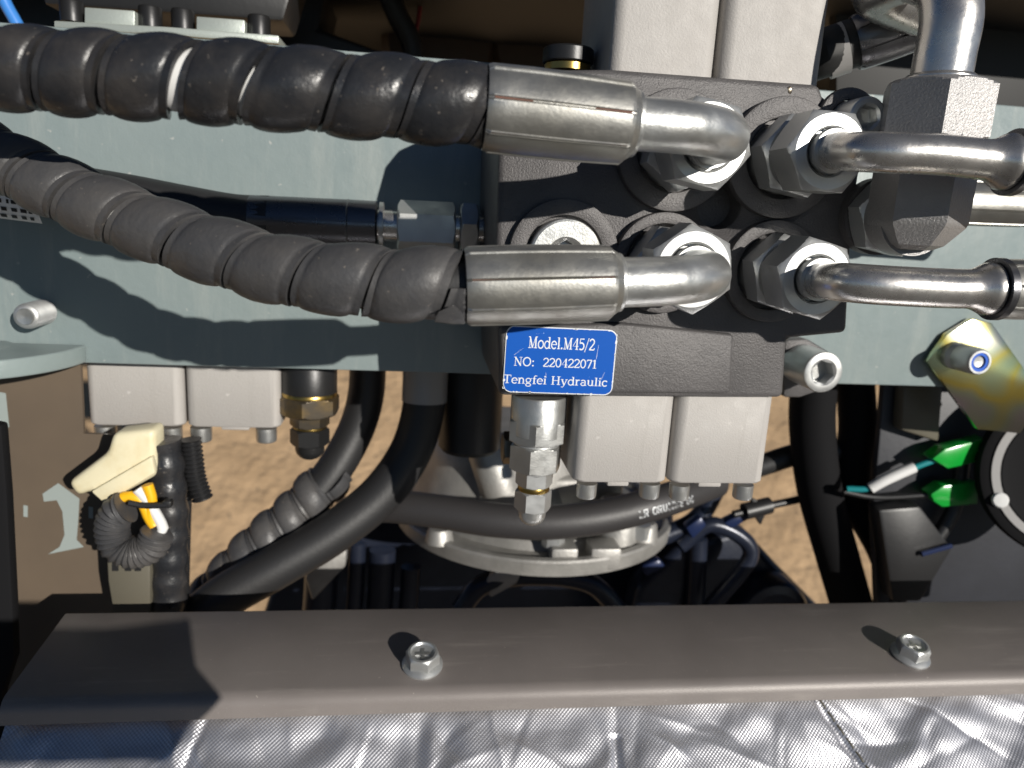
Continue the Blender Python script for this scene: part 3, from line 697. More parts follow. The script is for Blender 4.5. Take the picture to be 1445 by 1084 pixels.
stack(t, (756, -56, rx.x), [('valve_body', 'cyl', 556, 612, 21.5, 'zinc_dull', 0), ('body_hex', 'hex', 588, 622, 20.6, 'zinc_dull', .2), ('neck', 'cyl', 618, 630, 18, 'zinc', 0),
    ('lock_hex', 'hex', 624, 662, 18.2, 'zinc_dull', .35), ('neck', 'cyl', 658, 668, 13, 'zinc', 0), ('jam_nut', 'hex', 660, 684, 12.8, 'zinc', .55),
    ('brass_washer', 'cyl', 683, 692, 12.6, 'brass', 0), ('cap_nut', 'hex', 690, 718, 12.8, 'zinc', .52), ('dome', 'dome', 715, 740, 11, 'zinc_dull', 0)])
c = P(726, 632, -46)
mk('side_nut', hexnut((c.x + 3, c.y, c.z), (-1, 0, 0), 11.5, 8, rot=.2), 'bronze', t, sharp=25)
rx = P(437, 570, 22)
t = thing('relief_valve', (rx.x, 22, P(437, 647, 22).z), 'oily dark relief valve with brass rings below the frame plate', 'relief valve')
stack(t, (437, 22, rx.x), [('valve_body', 'cyl', 505, 553, 25.5, 'blackox', 0), ('brass_ring', 'cyl', 551, 558, 25.8, 'brass', 0), ('body_hex', 'hex', 556, 584, 25, 'bronze', .1),
    ('jam_nut', 'hex', 582, 601, 16, 'bronze', .4), ('brass_washer', 'cyl', 599, 605, 15.5, 'brass', 0), ('cap_nut', 'hex', 603, 627, 16, 'blackox', .45), ('dome', 'dome', 622, 648, 14, 'blackox', 0)])

# ------------------------------------------------------------------ forged elbow and arched tube, right
EY = -98
bc = P(1302, 260, EY)
fe = thing('forged_elbow', (bc.x, EY, P(1290, 356, EY).z), 'dark forged steel elbow fitting with faceted body standing behind the upper bare tube', 'elbow fitting')
zt_, zl_, zn_ = P(1340, 118, EY).z, P(1290, 352, EY).z, P(1330, 206, EY).z
octr = lambda a_, t_, r_: r_ * (1 / math.cos((a_ % (PI / 3)) - PI / 6)) * .93
L_ = zn_ - zl_
mk('elbow_body', lathe((bc.x, EY, zn_ + 4), (0, 0, -1), [(0, 13.2), (3, 14.2), (L_ - 5, 14.0), (L_ - 3.4, 13.4), (L_ + 2.5, 8.5), (L_ + 4, 5.5), (L_ + 4.2, .4)], 96, octr, rot=.02), 'forged', fe, sharp=22)
qz = P(1232, 304, EY + 10).z
mk('back_leg', lathe((bc.x, EY, qz), (0, 1, 0), [(0, 12.6), (9, 12.6), (12, 11.8), (22, 11)], 48), 'forged', fe, sharp=40)
mk('back_nut', hexnut((bc.x, FY - 4.6, qz), (0, -1, 0), 24.5, 9.5, rot=.35), 'zinc', fe, sharp=25)
mk('back_thread', lathe((bc.x, FY - 9, qz), (0, 1, 0), [(0, 9), (12, 9)], 32), 'zinc_dull', fe)
mk('back_washer', lathe((bc.x, FY + 1, qz), (0, -1, 0), [(0, 13.4), (5.4, 13.4)], 40), 'iron', fe)
at = thing('arched_tube', (bc.x, EY, zn_), 'thick arched steel tube rising from a grey hex nut over to a dark hose sleeve', 'tube')
mk('swivel_nut', hexnut((bc.x, EY, zn_), (0, 0, 1), 29.5, zt_ - zn_, rot=.60), 'forged', at, sharp=25)
pts = [V((bc.x, EY, zt_ - 4)), V((bc.x, EY, zt_ + 8)), V((bc.x, EY, zt_ + 19)), V((bc.x - 1.5, EY + 4, zt_ + 29)), V((bc.x - 6, EY + 14, zt_ + 35)), V((bc.x - 10, EY + 26, zt_ + 33)), P(1306, 20, -62), P(1288, 31, -56), P(1270, 37, -54)]
mk('tube', tube(pts, 8.9, 36, 10, 1.8, V((1, 0, 0))), 'tube', at, sharp=60)
mk('tube_collar', lathe((bc.x, EY, zt_ - .4), (0, 0, 1), [(0, 10.8), (1.4, 10.8), (2.4, 9.8), (2.6, 8.5)], 40), 'tube', at, sharp=40)
e0, e1 = P(1298, 28, -58), P(1206, 62, -50)
sp = Path([e1, e0], 0)
mk('crimp_sleeve', sleeve_geo(sp, (e0 - e1).length, 10.0, 10.2, 8, .3), 'dsleeve', at, sharp=20)
mk('sleeve_end', lathe(e0 + (e0 - e1).normalized() * 1.8, (e0 - e1), [(0, 9.9), (1.4, 9.7), (1.5, 7)], 40), 'sleeve', at)
mk('rubber_hose', tube([P(1215, 58, -50.5), P(1190, 66, -48), P(1150, 80, -44), P(1080, 105, -5)], 8.8, 28), 'hood', at)
hd = (e1 - e0).normalized(); mk('hose_band', lathe(e1 + hd * 3.2, hd, [(0, 9.2), (7, 9.2)], 40), 'ring', at)
# silver sleeve behind the forged elbow
t = thing('hose_sleeve', P(1400, 288, -56), 'silver ridged hose sleeve running right from behind the forged elbow', 'hose sleeve')
sp = Path([P(1300, 284, -56), P(1455, 291, -56)], 0)
mk('sleeve', sleeve_geo(sp, sp.L, 8.2, 8.2, 8, .5), 'sleeve', t, sharp=20)
mk('hose_end', tube([P(1450, 290.5, -56), P(1560, 300, -56)], 7, 24), 'rubber', t)

# cap screws on the block
c = P(1130, 513, -14)
capscrew('cap_screw', (c.x, -13, c.z), (0, -1, 0), 9.0, 21, 'zinc', 'large socket head cap screw at the lower corner of the valve block', 'cap screws holding the valve block', sock='zinc_dull')
capscrew('cap_screw', (cb.x, FY - 2, cb.z), (0, -1, 0), 6.6, 12, 'zinc', 'socket head cap screw tucked behind the nut of the upper bare tube', 'cap screws holding the valve block', sock='zinc_dull')

# yellow zinc bracket
t = thing('zinc_bracket', P(1370, 545, -6), 'iridescent yellow zinc-plated bracket bolted to the frame plate', 'bracket')
Yb = -4
mk('flat_plate', extr([P(x, y, Yb) for x, y in ((1308, 510), (1336, 472), (1372, 450), (1400, 456), (1448, 524), (1470, 570), (1440, 612), (1380, 606), (1338, 549))], (0, 3, 0)), 'yzinc', t, bevel=.4)
c = P(1345, 501, Yb)
t2 = thing('lock_nut', c, 'round steel lock nut with blue nylon ring on the yellow bracket', 'nut')
mk('nut_body', lathe((c.x, Yb - .1, c.z), (0, -1, 0), [(0, 6.6), (3, 6.6), (3.4, 6.2), (4.2, 6.5), (4.6, 6.2), (5.4, 6.5), (5.8, 6.2), (6.6, 6.5), (16, 6.3), (17.3, 6.0), (18, 5.5), (18, 4.5), (15.2, 4.4), (15.1, .2)], 44), 'zinc', t2, sharp=30)
mk('nylon_ring', disc_ring((c.x, Yb - 15.6, c.z), (0, -1, 0), 3.1, 4.5, 2.1, 36), 'bluering', t2)
mk('stud_end', lathe((c.x, Yb - 12, c.z), (0, -1, 0), [(0, 3.1), (4.2, 3.1), (4.9, 2.4), (4.6, .2)], 28), 'zinc', t2, sharp=35)

# ------------------------------------------------------------------ round horn, far right
hcn = P(1516, 672, -6); hax = V((-.42, -1, .22)).normalized(); hb_ = hcn - hax * 10
t = thing('round_horn', hcn + V((0, 0, -43)), 'round black horn with grey ring and pale rivets at the right edge', 'horn')
mk('body', lathe(hb_, hax, [(0, 39), (2, 43.5), (8, 44), (10, 43), (10.6, 40.5), (10.6, 34), (11, 33), (8.5, 29), (8, 16), (11, 12), (11.5, .5)], 64), 'matte', t, sharp=35)
mk('grey_ring', disc_ring(hb_ + hax * 10.5, hax, 34, 38, .8, 64), 'ring', t)
U, W = frame(hax)
for a_ in (-58, 28, 118, 208):
    a_ = math.radians(a_ + 90); c = hb_ + hax * 10.3 + (U * math.cos(a_) + W * math.sin(a_)) * 36.6
    mk('rivet', lathe(c, hax, [(0, 4.0), (1.5, 4.0), (2.2, 3.4), (2.4, .3)], 28), 'white', t, sharp=35)

# green connectors and wires
GG = 'green connectors on the horn wires'
def connector(label, pts, Y, th):
    t = thing('green_connector', P(*pts[0], Y), label, 'connector', GG)
    mk('housing', extr([P(x, y, Y) for x, y in pts], (0, th, 0)), 'green', t, bevel=.8); return t
t = connector('green plastic wire connector on the white-sleeved wire', [(1316, 648), (1334, 634), (1392, 619), (1392, 634), (1382, 652), (1338, 662)], 18, 9)
t = connector('green plastic wire connector on the black wire', [(1314, 698), (1332, 686), (1380, 680), (1380, 712), (1330, 716), (1318, 708)], 20, 9)
t = thing('wire', P(1205, 690, 25), 'teal wire in a white sleeve leading to a green connector', 'wire')
mk('core', tube([P(1195, 690, 32), P(1230, 688, 28), P(1290, 660, 24), P(1322, 648, 22)], 1.7, 12), 'teal', t)
mk('white_sleeve', tube([P(1228, 689, 28), P(1250, 677, 26), P(1290, 659, 24)], 3.0, 16), 'white', t)
tag(mk('wire', tube([P(1190, 694, 34), P(1240, 702, 30), P(1318, 698, 24)], 1.6, 12), 'black'), 'thin black wire leading to a green connector', 'wire')

# ------------------------------------------------------------------ crossbar tray
bolt_px = P(597, 940, -62)
tilt = math.radians(11); nrm = V((0, -math.sin(tilt), math.cos(tilt)))
def on_tray(x, y, up=0):
    d = ray(x, y); k = (bolt_px - CAM).dot(nrm) / d.dot(nrm); return CAM + d * k + nrm * up
bk, fr = on_tray(722, 858), on_tray(722, 962)
print('tray', bk, fr)
xl = on_tray(95, 862).x; xr = on_tray(1398, 855).x
tr = thing('crossbar', (30, fr.y, fr.z - 20), 'textured dark brown-grey crossbar with rolled front edge', 'crossbar')
sec = [bk + V((0, 3.2, -14)), bk + V((0, 2.6, -2.4)), bk + V((0, 1.2, -.5)), bk]
sec += [fr + V((0, 0, 0))]
rr = 6.0
ud = V((0, -math.cos(tilt), -math.sin(tilt)))
for i in range(1, 9):
    a_ = math.radians(72) * i / 8; sec.append(fr + ud * rr * math.sin(a_) - nrm * rr * (1 - math.cos(a_)))
last = sec[-1]; sec.append(last + V((0, -.6, -3.6)))
sec.append(last + V((0, .9, -3.8))); sec.append(last + V((0, 1.5, 0))); sec.append(fr - nrm * 3); sec.append(bk - nrm * 3 + V((0, -2, 0))); sec.append(bk + V((0, 0, -14)))
n = len(sec); xs = [xl, xr + 60]
vs_ = []
for k, x in enumerate(xs):
    for p_ in sec: vs_.append(V((x + (-3 if k == 0 and p_.y < bk.y - 10 else 0), p_.y, p_.z)))
fs = [[i, (i + 1) % n, n + (i + 1) % n, n + i] for i in range(n)] + [list(range(n)), [n + i for i in range(n)]]
mk('bar', (vs_, fs), 'tray', tr, sharp=50)
def flange_screw(x, y, label, lean, rot):
    b_ = on_tray(x, y); ax_ = (nrm + lean).normalized()
    t = thing('flange_screw', b_, label, 'screw', 'flange screws on the crossbar')
    mk('flange', lathe(b_, ax_, [(0, 8.2), (.7, 8.2), (1.5, 7.2), (2.4, 5.6)], 48), 'zinc', t, sharp=40)
    rf = lambda q, tt, r: min(r, 6.0 * hexr(q)) if tt < 7.9 or r > 4.5 else r
    mk('hex_head', lathe(b_, ax_, [(1.2, 9), (5.8, 9), (6.4, 6.4), (6.9, 5.9), (7.0, 5.0), (6.2, 4.5), (5.6, 3), (5.4, .2)], 48, rf, rot=rot), 'zinc', t, sharp=25)
    U, W = frame(ax_)
    cr_ = b_ + ax_ * 5.5
    g_ = []
    for d_ in (U, W):
        e_ = ax_.cross(d_); g_.append(extr([cr_ + d_ * 2.9 + e_ * .7, cr_ - d_ * 2.9 + e_ * .7, cr_ - d_ * 2.9 - e_ * .7, cr_ + d_ * 2.9 - e_ * .7], ax_ * (.35 + .05 * len(g_))))
    mk('cross_recess', join(*g_), 'zinc_dull', t)
flange_screw(596, 938, 'zinc hex flange screw on the crossbar nearer the cream connector', V((0, 0, 0)), .3)
flange_screw(1284, 925, 'zinc hex flange screw on the crossbar nearer the round horn', V((.04, 0, 0)), .75)

# ------------------------------------------------------------------ foil blanket
f0 = last + V((0, 4, -2.2))
foil = thing('foil_blanket', (40, f0.y - 30, f0.z - 25), 'crinkled silver woven heat-shield blanket below the crossbar', 'blanket')
nxn, nyn = 420, 90; x0, x1 = -145, 290; wid = 80
cs_ = random.Random(4); CR = [(cs_.uniform(x0, x1), cs_.uniform(0, 80), cs_.uniform(-1.2, 1.2) + (PI / 2 if cs_.random() < .6 else 0), cs_.uniform(8, 34), cs_.uniform(.5, 1.5) * cs_.choice((-1, 1)), cs_.uniform(1.2, 3.6)) for _ in range(120)]
vs_ = []; uv = []
rn = V((0, -.80, -.60))                                # blanket runs down towards the viewer
nv_ = V((0, -.60, .80))
for j in range(nyn + 1):
    for i in range(nxn + 1):
        x = x0 + (x1 - x0) * i / nxn; s_ = wid * j / nyn
        h_ = 0
        p_ = V((x * .026 + s_ * .012, s_ * .026 - x * .006, 1.3))
        w1 = noise.noise(p_ * 1.3) ; w2 = noise.noise(p_ * 2.2 + V((3 + w1 * 1.5, 0, 4))); w3 = noise.noise(V((x * .11 + s_ * .06, s_ * .09 - x * .03, 9)) + V((w2, w1, 0)))
        w4 = noise.noise(V((x * .06 - s_ * .07, s_ * .05 + x * .015, 21)) + V((w1, w2, 0)) * .5)
        h_ = 2.2 * w1 + 1.4 * w2 + .6 * w4 + .25 * w3
        for cx_, cs2, an_, ln_, hh_, wd_ in CR:
            dx_, ds_ = x - cx_, s_ - cs2
            if abs(dx_) < 40 and abs(ds_) < 40:
                al_ = dx_ * math.cos(an_) + ds_ * math.sin(an_); pe_ = -dx_ * math.sin(an_) + ds_ * math.cos(an_) + w2 * 2
                if abs(al_) < ln_: h_ += hh_ * .6 * math.exp(-abs(pe_) / wd_) * (1 - (al_ / ln_) ** 2)
        h_ -= 2.6 * math.exp(-((x - (171 + s_ * .42)) / 1.6) ** 2)         # stitched seam
        h_ += -1.8 * math.exp(-((x - (84 - s_ * .1)) / 1.6) ** 2) * (1 if s_ > 12 else .3)
        h_ -= 1.2 * math.exp(-((x + 74 + s_ * .3) / 1.2) ** 2)
        q = V((x, f0.y, f0.z - 3.5)) + rn * s_ + nv_ * (h_ * min(1, .35 + s_ / 14))
        vs_.append(q); uv.append((x, s_))
fs = [[j * (nxn + 1) + i, j * (nxn + 1) + i + 1, (j + 1) * (nxn + 1) + i + 1, (j + 1) * (nxn + 1) + i] for j in range(nyn) for i in range(nxn)]
fo = mk('foil_cloth', (vs_, fs), 'foil', foil, sharp=180)
ul = fo.data.uv_layers.new(name='UVMap')
for lp_ in fo.data.loops: ul.data[lp_.index].uv = uv[lp_.vertex_index]
def foil_pt(x, s_, up): return V((x, f0.y, f0.z - 3.5)) + rn * s_ + nv_ * up
for i in range(9):
    s_ = 1 + i * 5.2; a_ = foil_pt(171 + s_ * .42, s_, 1.6); b_ = foil_pt(171 + (s_ + 4) * .42, s_ + 4, 1.6); m_ = (a_ + b_) / 2 + nv_ * .4
    mk('stitch', tube([a_, m_, b_], .42, 8, 4, 1), 'olive', foil)

# ------------------------------------------------------------------ left side: panel, seal, connector, conduits
pan = thing('side_panel', P(120, 860, 10), 'side panel with warm brown shade and pale sun patches painted into its colour', 'panel')
mk('panel_sheet', prism(px([(-160, 500), (113, 500), (118, 612), (214, 616), (214, 1120), (-160, 1120)], 10.5), 10.5, 12.5), 'brown', pan)
one = [(60, 697), (82, 682), (112, 704), (110, 740), (108, 762), (118, 772), (68, 782), (84, 772), (91, 755), (88, 722), (80, 706), (62, 708)]  # sunlight falling through gaps, painted as flat pale shapes
mk('sun_patch', extr([P(x, y, 10.3) for x, y in one], (0, .15, 0)), 'mark', pan)
mk('sun_patch', extr([P(x, y, 10.3) for x, y in ((-8, 552), (8, 555), (13, 603), (-8, 606))], (0, .15, 0)), 'mark', pan)
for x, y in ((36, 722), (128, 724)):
    mk('sun_fleck', extr([P(x - 3, y - 9, 10.3), P(x + 3, y - 8, 10.3), P(x + 3, y + 8, 10.3), P(x - 3, y + 7, 10.3)], (0, .15, 0)), 'mark', pan)
tag(mk('edge_panel', extr([P(x, y, -25) for x, y in ((-60, 590), (2, 600), (10, 700), (18, 860), (20, 930), (2, 985), (18, 1040), (16, 1130), (-60, 1130))], (0, 6, 0)), 'matte', bevel=1.5), 'black panel edge standing left of the crossbar', 'panel')

Yc = -14
cc = thing('cream_connector', P(180, 690, Yc), 'cream plastic wire connector with yellow and white wires', 'connector')
mk('housing', extr([P(x, y, Yc) for x, y in ((158, 612), (218, 606), (220, 672), (148, 712), (128, 694), (108, 702), (94, 682), (150, 640))], (0, 14, 0)), 'cream', cc, bevel=2.6, seg=3)
mk('latch_ridge', extr([P(x, y, Yc - 2) for x, y in ((128, 694), (214, 644), (219, 668), (148, 712))], (0, 4, 0)), 'cream', cc, bevel=.8)
for nm, m_, pts in (('wire', 'yellow', [(208, 684), (214, 705), (212, 725), (216, 740)]), ('wire', 'yellow', [(160, 708), (182, 700), (200, 708), (210, 730), (218, 742)]), ('wire', 'white', [(194, 690), (205, 703), (218, 722), (230, 745), (226, 752)])):
    mk(nm, tube([P(x, y, Yc - 3) for x, y in pts], 2.3, 12), m_, cc)
def corrug(pts, r, pitch, amp, seg=20):
    p_ = Path(pts, 12); n = int(p_.L / pitch * 6); return sweep(p_, [(p_.L * i / n, r + amp * math.cos(2 * PI * p_.L * i / n / pitch)) for i in range(n + 1)], seg)
t = thing('corrugated_conduit', P(190, 790, Yc), 'small black corrugated conduit curled into a loop below the cream connector', 'conduit')
mk('conduit', corrug([P(x, y, Yc - 6) for x, y in ((178, 716), (165, 724), (158, 745), (165, 770), (188, 780), (212, 772), (222, 752))], 6.5, 2.0, .55), 'spiral_dusty', t)
t = thing('corrugated_conduit', P(240, 860, Yc), 'thick black wire conduit standing behind the curled conduit', 'conduit')
mk('conduit', corrug([P(x, y, Yc + 10) for x, y in ((228, 622), (233, 650), (238, 700), (240, 760), (238, 870))], 7.6, 11, .5), 'spiral', t)
tag(mk('corrugated_conduit', corrug([P(x, y, Yc + 14) for x, y in ((269, 620), (272, 645), (276, 674), (286, 704))], 4.2, 2.0, .5), 'black'), 'thin black corrugated conduit against the dirt below the spool cap', 'conduit')
tag(mk('wire_bundle', tube([P(x, y, Yc + 22) for x, y in ((256, 622), (257, 660), (255, 740), (252, 870))], 4.5, 16), 'rubber'), 'straight black taped wire bundle beside the thick conduit', 'wire bundle')
t = thing('cable_tie', P(230, 716, Yc), 'thin black cable tie round the thick conduit', 'cable tie')
mk('strap', tube([P(x, y, Yc - 8) for x, y in ((182, 710), (205, 714), (236, 713))], 1.3, 8), 'black', t)
mk('tie_head', extr([P(x, y, Yc - 9) for x, y in ((228, 708), (241, 708), (241, 718), (228, 718))], (0, 4, 0)), 'black', t, bevel=.6)
t = thing('olive_connector', P(180, 862, Yc), 'olive grey plug connector hanging below the curled conduit', 'connector')
mk('housing', extr([P(x, y, Yc + 2) for x, y in ((150, 782), (212, 780), (212, 868), (160, 868), (152, 820))], (0, 14, 0)), 'olive', t, bevel=1)
for x in (158, 176, 190): mk('slot', extr([P(x, 790, Yc + 1.7), P(x + 9, 790, Yc + 1.7), P(x + 9, 806, Yc + 1.7), P(x, 806, Yc + 1.7)], (0, .6, 0)), 'black', t)
tag(mk('orange_cap', lathe(P(290, 866, 10), (0, 0, 1), [(-6, 9.5), (3, 9.5), (5.5, 8.5), (7, 5), (7.4, .3)], 32), 'orange'), 'small orange cap peeking over the crossbar', 'cap')

# ------------------------------------------------------------------ hoses below the plate
t = thing('suction_hose', P(280, 860, 60), 'black hose with spiral guard sweeping down left below the frame plate', 'hose')
pA = [P(520, 500, 60), P(516, 560, 58), P(500, 612, 55), P(465, 672, 48), P(420, 722, 42), P(365, 772, 36), P(300, 842, 30), P(262, 900, 26)]
hpA = Path(pA, 14)
mk('rubber_hose', sweep(hpA, [(hpA.L * i / 60, 9.5) for i in range(61)], 28), 'rubber', t)
mk('spiral_guard', spiral_geo(hpA, [(62 + 14.5 * i, .5) for i in range(8)], 8.8, 2.4, 5), 'spiral_dusty', t, sharp=40)
t = thing('suction_hose', P(310, 860, 30), 'smooth thick black hose with grey ferrule sweeping down left below the frame plate', 'hose')
pB = [P(600, 520, 46), P(597, 580, 45), P(578, 640, 42), P(535, 700, 36), P(470, 752, 28), P(390, 800, 20), P(320, 840, 14), P(270, 880, 8)]
mk('rubber_hose', tube(pB, 11, 32), 'rubber', t)
mk('ferrule', tube([P(601, 505, 46), P(600, 540, 46), P(599, 566, 45.4)], 11.6, 32), 'ring', t)
t = thing('dark_canister', P(665, 640, 60), 'black round canister hanging behind the relief valve', 'canister')
cz = P(665, 560, 60)
mk('canister_body', lathe((cz.x, 60, P(665, 500, 60).z), (0, 0, -1), [(0, 17), (P(665, 500, 60).z - P(665, 628, 60).z, 17), (P(665, 500, 60).z - P(665, 634, 60).z, 15)], 40), 'black', t)
tag(mk('brown_canister', lathe(P(706, 690, 75), V((-.35, 0, 1)), [(0, 12), (26, 12), (30, 10), (31, .5)], 32), 'alu_rough'), 'dull grey capped pipe stub beside the relief valve', 'pipe stub')

# engine casting: aluminium head with rim
Ya = 120
ac = P(752, 722, Ya)
al = thing('aluminium_housing', (ac.x, Ya, P(752, 800, Ya).z), 'cast aluminium housing with a wide round flange on the engine', 'housing')
R_ = P(938, 722, Ya).x - ac.x
zf = P(752, 756, Ya - 60).z
mk('flange', lathe((ac.x, Ya, zf - 3), (0, 0, 1), [(-9, R_ * .93), (-8, R_ * .99), (0, R_), (1.2, R_ * .99), (1.4, R_ * .95), (-1.5, R_ * .93), (-1.5, R_ * .80), (3, R_ * .76), (3.4, .5)], 72), 'alu_rough', al, sharp=35)
ah = P(715, 660, Ya)
mk('dome_body', lathe((ah.x, Ya + 5, zf), (0, 0, 1), [(0, 60), (8, 56), (30, 52), (42, 50), (47, 46), (48, 20)], 56), 'alu_rough', al, sharp=40)
mk('cover_step', box(ah.x + 8, ah.x + 66, Ya - 42, Ya + 20, zf, zf + 28), 'alu_rough', al, bevel=4, seg=3)
for x, y, r_, h_ in ((868, 765, 11, 26), (905, 770, 8, 12), (768, 782, 6, 12), (620, 760, 7, 8)):
    c = P(x, y, Ya - 58); mk('boss', lathe((c.x, c.y, zf - 4), (0, 0, 1), [(0, r_ * 1.15), (h_ - 2, r_), (h_, r_ * .85), (h_ - .1, r_ * .4)], 28), 'alu_rough', al, sharp=40)
for x0_, x1_ in ((775, 812), (830, 872)):
    c, d = P(x0_, 790, Ya - 78), P(x1_, 790, Ya - 78); mk('rib', box(c.x, d.x, Ya - 84, Ya - 68, zf - 10, zf + 3), 'alu_rough', al, bevel=1.5)
c = P(793, 778, Ya - 80); mk('flange_bolt', hexnut((c.x - 4, Ya - 74, zf), (0, 0, 1), 11, 7, rot=.3), 'zinc', al, sharp=25)
c = P(908, 776, Ya - 70); mk('flange_bolt', hexnut((c.x, Ya - 62, zf), (0, 0, 1), 11, 8, rot=.1), 'zinc', al, sharp=25)

t = thing('coolant_hose', P(740, 740, 40), 'black rubber hose with white printed lettering crossing in front of the aluminium housing', 'hose')
hpC = Path([P(500, 720, 60), P(545, 714, 52), P(620, 722, 40), P(700, 734, 30), P(780, 737, 26), P(860, 727, 28), P(938, 706, 36), P(1010, 680, 60)], 14)
h = mk('rubber_hose', sweep(hpC, [(hpC.L * i / 60, 9.0) for i in range(61)], 28), mat('grey_worn_rubber', (.035, .033, .034), 0, .5, (500, .3, .3)), t)
def on_hose(x, z, lay):
    c, T2 = hpC.at(hpC.L * .70 + x * 4.2); U = (V((0, 0, 1)) - T2 * T2.z).normalized(); W = T2.cross(U); W = -W if W.y > 0 else W
    th = PI / 2 - (z - .3) * 4.2 / 9; return c + (U * math.cos(th) + W * math.sin(th)) * (9.12 + lay * .004)
mk('lettering', text_geo('LR GRUNWE 04', on_hose), 'silver', h, smooth=False)

# engine bulk
def solid(name, pts, Y, th, m, label, cat, bev=3, seg=3):
    return tag(mk(name, extr([P(x, y, Y) for x, y in pts], (0, th, 0)), m, bevel=bev, seg=seg), label, cat)
eb = thing('engine_block', P(720, 900, 150), 'dark engine block filling the space behind the crossbar', 'engine')
mk('main_body', extr([P(x, y, 150) for x, y in ((470, 745), (560, 720), (640, 690), (900, 690), (960, 760), (960, 1000), (330, 1000), (380, 840))], (0, 60, 0)), 'dark', eb, bevel=5, seg=3)
mk('side_cover', extr([P(x, y, 95) for x, y in ((900, 830), (960, 770), (1050, 745), (1100, 800), (1180, 880), (1200, 1000), (860, 1000))], (0, 22, 0)), 'dark', eb, bevel=6, seg=4)
c = P(1090, 868, 80); mk('round_cover', lathe(c, (0, -1, 0), [(-20, 24), (0, 24), (3, 22), (4, 17), (2.5, 15), (2.5, .5)], 44), 'dark', eb, sharp=40)
for x, y0, y1, r_, m_ in ((505, 766, 900, 5, 'dark'), (540, 776, 900, 8, 'dark'), (455, 790, 900, 10, 'dark'), (580, 800, 900, 6, 'dark'), (985, 760, 900, 6, 'dark')):
    mk('engine_pipe', tube([P(x, y0, 92), P(x - 3, (y0 + y1) / 2, 90), P(x - 8, y1, 88)], r_, 20), m_, eb)
mk('engine_pipe', tube([P(925, 760, 80), P(980, 735, 82), P(1010, 690, 84), P(1030, 640, 86)], 6, 18), 'dark', eb)
mk('engine_pipe', tube([P(1000, 860, 70), P(1060, 780, 72), P(1005, 740, 75), P(960, 770, 76)], 5, 18), 'dark', eb)
mk('blue_clip', extr([P(x, y, 70) for x, y in ((968, 745), (990, 730), (998, 742), (978, 762))], (0, 8, 0)), 'navy', eb, bevel=1.5)
mk('blue_clip', extr([P(x, y, 70) for x, y in ((1022, 738), (1055, 722), (1060, 732), (1028, 750))], (0, 8, 0)), 'navy', eb, bevel=1.5)
mk('blue_clip', extr([P(x, y, 70) for x, y in ((905, 800), (930, 790), (940, 800), (912, 815))], (0, 8, 0)), 'navy', eb, bevel=1.5)
mk('pale_lug', extr([P(x, y, 55) for x, y in ((684, 822), (700, 806), (735, 812), (730, 824), (692, 845))], (0, 6, 0)), 'alu_rough', eb, bevel=1.5)
mk('lower_arch', tube([P(650, 860, 60), P(680, 826, 60), P(740, 812, 62), P(830, 822, 64), P(880, 870, 66)], 6, 16), 'dark', eb)
mk('grey_lug', extr([P(x, y, 70) for x, y in ((430, 815), (455, 775), (490, 765), (488, 800), (440, 850))], (0, 10, 0)), 'alu_rough', eb, bevel=2)

# right background: hoses, brackets
tag(mk('black_hose', tube([P(1150, 520, 50), P(1146, 600, 52), P(1156, 690, 55), P(1180, 780, 58), P(1215, 900, 60)], 12.5, 28), 'matte'), 'thick black hose hanging down below the large cap screw', 'hose')
tag(mk('black_hose', tube([P(1205, 520, 60), P(1210, 600, 60), P(1205, 690, 62), P(1250, 780, 62), P(1290, 900, 60)], 10.5, 28), 'matte'), 'second black hose hanging beside the thick one behind the white-sleeved wire', 'hose')
tag(mk('wire_harness', tube([P(1040, 668, 70), P(1080, 655, 68), P(1130, 640, 66), P(1200, 632, 64), P(1290, 600, 64)], 6.5, 16), 'rubber'), 'black wire harness crossing below the spool caps to the right', 'wire harness')
t = thing('throttle_cable', P(1060, 715, 66), 'thin black control cable with end fitting against the dirt', 'cable')
mk('cable', tube([P(1035, 726, 60), P(1080, 715, 62), P(1140, 702, 64), P(1170, 694, 64)], 2.3, 12), 'black', t)
mk('end_fitting', tube([P(1050, 722, 60), P(1086, 713, 62)], 5, 14, 2), 'black', t)
mk('lever', extr([P(x, y, 60) for x, y in ((1060, 702), (1085, 716), (1074, 742), (1066, 730))], (0, 4, 0)), 'black', t, bevel=.8)
rp = thing('rear_bracket', P(1320, 860, 30), 'dark blue-grey sheet metal bracket behind the green connectors', 'bracket')
mk('upright', extr([P(x, y, 36) for x, y in ((1248, 540), (1500, 540), (1500, 866), (1238, 866), (1232, 720))], (0, 5, 0)), mat('dark_slate_paint', (.032, .034, .042), 0, .5, (300, .2, .4), (14, (.022, .023, .028), .35, .7)), rp, bevel=1)
mk('spool_cap_shade', extr([P(x, y, 26) for x, y in ((1276, 545), (1332, 545), (1326, 625), (1272, 608))], (0, 9, 0)), 'olive', rp, bevel=2)
mk('slanted_arm', extr([P(x, y, 22) for x, y in ((1240, 720), (1300, 715), (1345, 775), (1300, 850), (1260, 850))], (0, 12, 0)), 'black', rp, bevel=2)
mk('fold_edge', tube([P(1300, 782, 20), P(1342, 770, 20)], 1.5, 10, 2), 'navy', rp)
mk('cross_strut', tube([P(1255, 870, 26), P(1300, 790, 26), P(1345, 720, 27), P(1360, 640, 28)], 4, 14), 'black', rp)

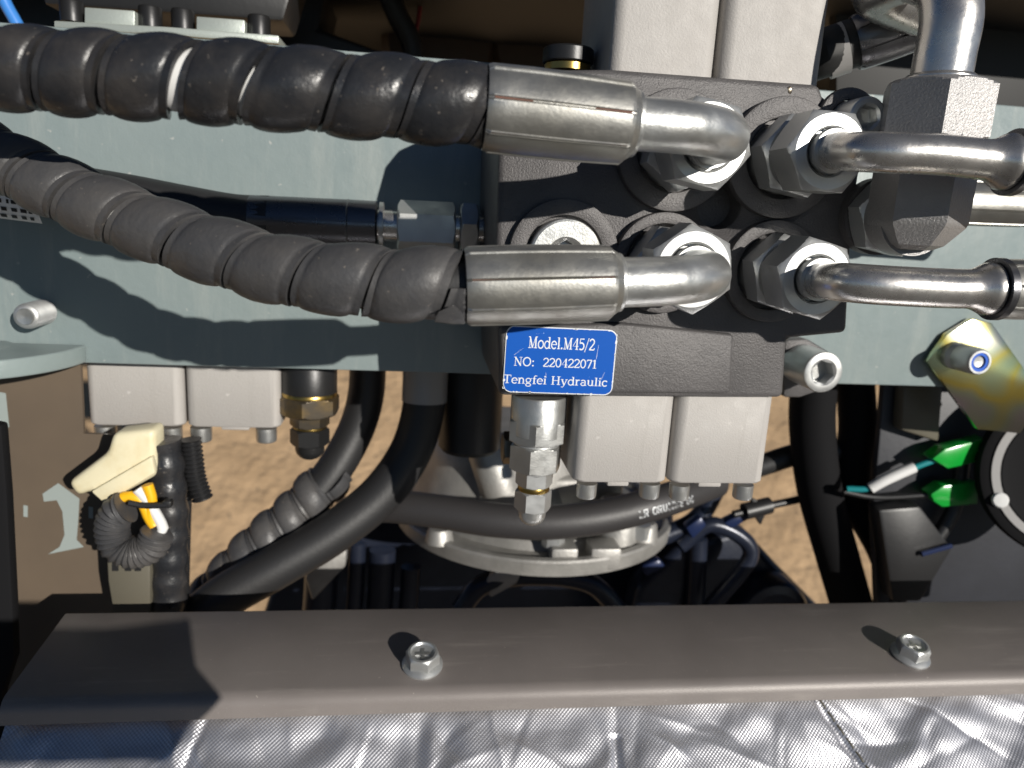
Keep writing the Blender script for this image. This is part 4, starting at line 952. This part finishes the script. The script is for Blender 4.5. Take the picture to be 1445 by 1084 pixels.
# ------------------------------------------------------------------ upper background inside the hood
tag(mk('hood', box(-520, 520, -8, 640, 112, 116), 'hood', bevel=1), 'black hood panel over the engine bay', 'hood')
tag(mk('ochre_bulkhead', box(-520, 620, 330, 336, 25, 112), 'ochre'), 'ochre yellow bulkhead at the back under the hood', 'bulkhead')
for x, y, r_, lab_ in ((620, 60, 24, 'brown round canister in the dark against the ochre panel behind the wires'), (775, 60, 26, 'brown round canister in the dark beside the black port plug')):
    tag(mk('round_canister', lathe(P(x, y, 210), (0, -1, 0), [(-40, r_ * 1.6), (0, r_ * 1.6), (6, r_ * 1.4), (8, .5)], 48), 'umber'), lab_, 'canister', 'brown canisters under the hood')
tag(mk('black_hose', tube([P(540, -30, 120), P(560, 20, 122), P(580, 60, 125), P(588, 110, 126)], 6, 16), 'rubber'), 'black cable hanging in the dark above the frame plate', 'cable')
tag(mk('wire', tube([P(596, -20, 130), P(590, 30, 130), P(580, 70, 130)], 1.2, 8), 'red'), 'thin dark red wire in the shade above the frame plate', 'wire')
tag(mk('battery_box', extr([P(x, y, 120) for x, y in ((-60, -60), (470, -60), (450, 40), (640, 110), (-60, 110))], (0, 60, 0)), 'black', bevel=3), 'black box in the shade above the frame plate', 'box')
tag(mk('blue_tube', tube([P(-6, -30, 40), P(8, 5, 40), P(24, 34, 40), P(36, 60, 40)], 2.6, 14), 'bluetube'), 'bright blue plastic tube at the upper left corner', 'tube')
tag(mk('pillar', extr([P(x, y, 70) for x, y in ((1180, -60), (1480, -60), (1480, 160), (1180, 160))], (0, 8, 0)), 'hood', bevel=1), 'black sheet behind the arched tube', 'panel')

# unseen sheet added beside the camera to cast a shadow on crossbar and blanket
def toward_sun(p, Y): return p + SUN * ((Y - p.y) / SUN.y)
blocker = [toward_sun(on_tray(x, y), -300) for x, y in ((-60, 884), (150, 886), (268, 872), (277, 940), (316, 985), (300, 1060), (285, 1130), (-60, 1130))]
tag(mk('sun_blocker', extr(blocker, (0, -5, 0)), 'hood', bevel=.5), 'unseen black sheet added to shade the crossbar', 'cover')  # added shadow caster, not a real cover of the machine
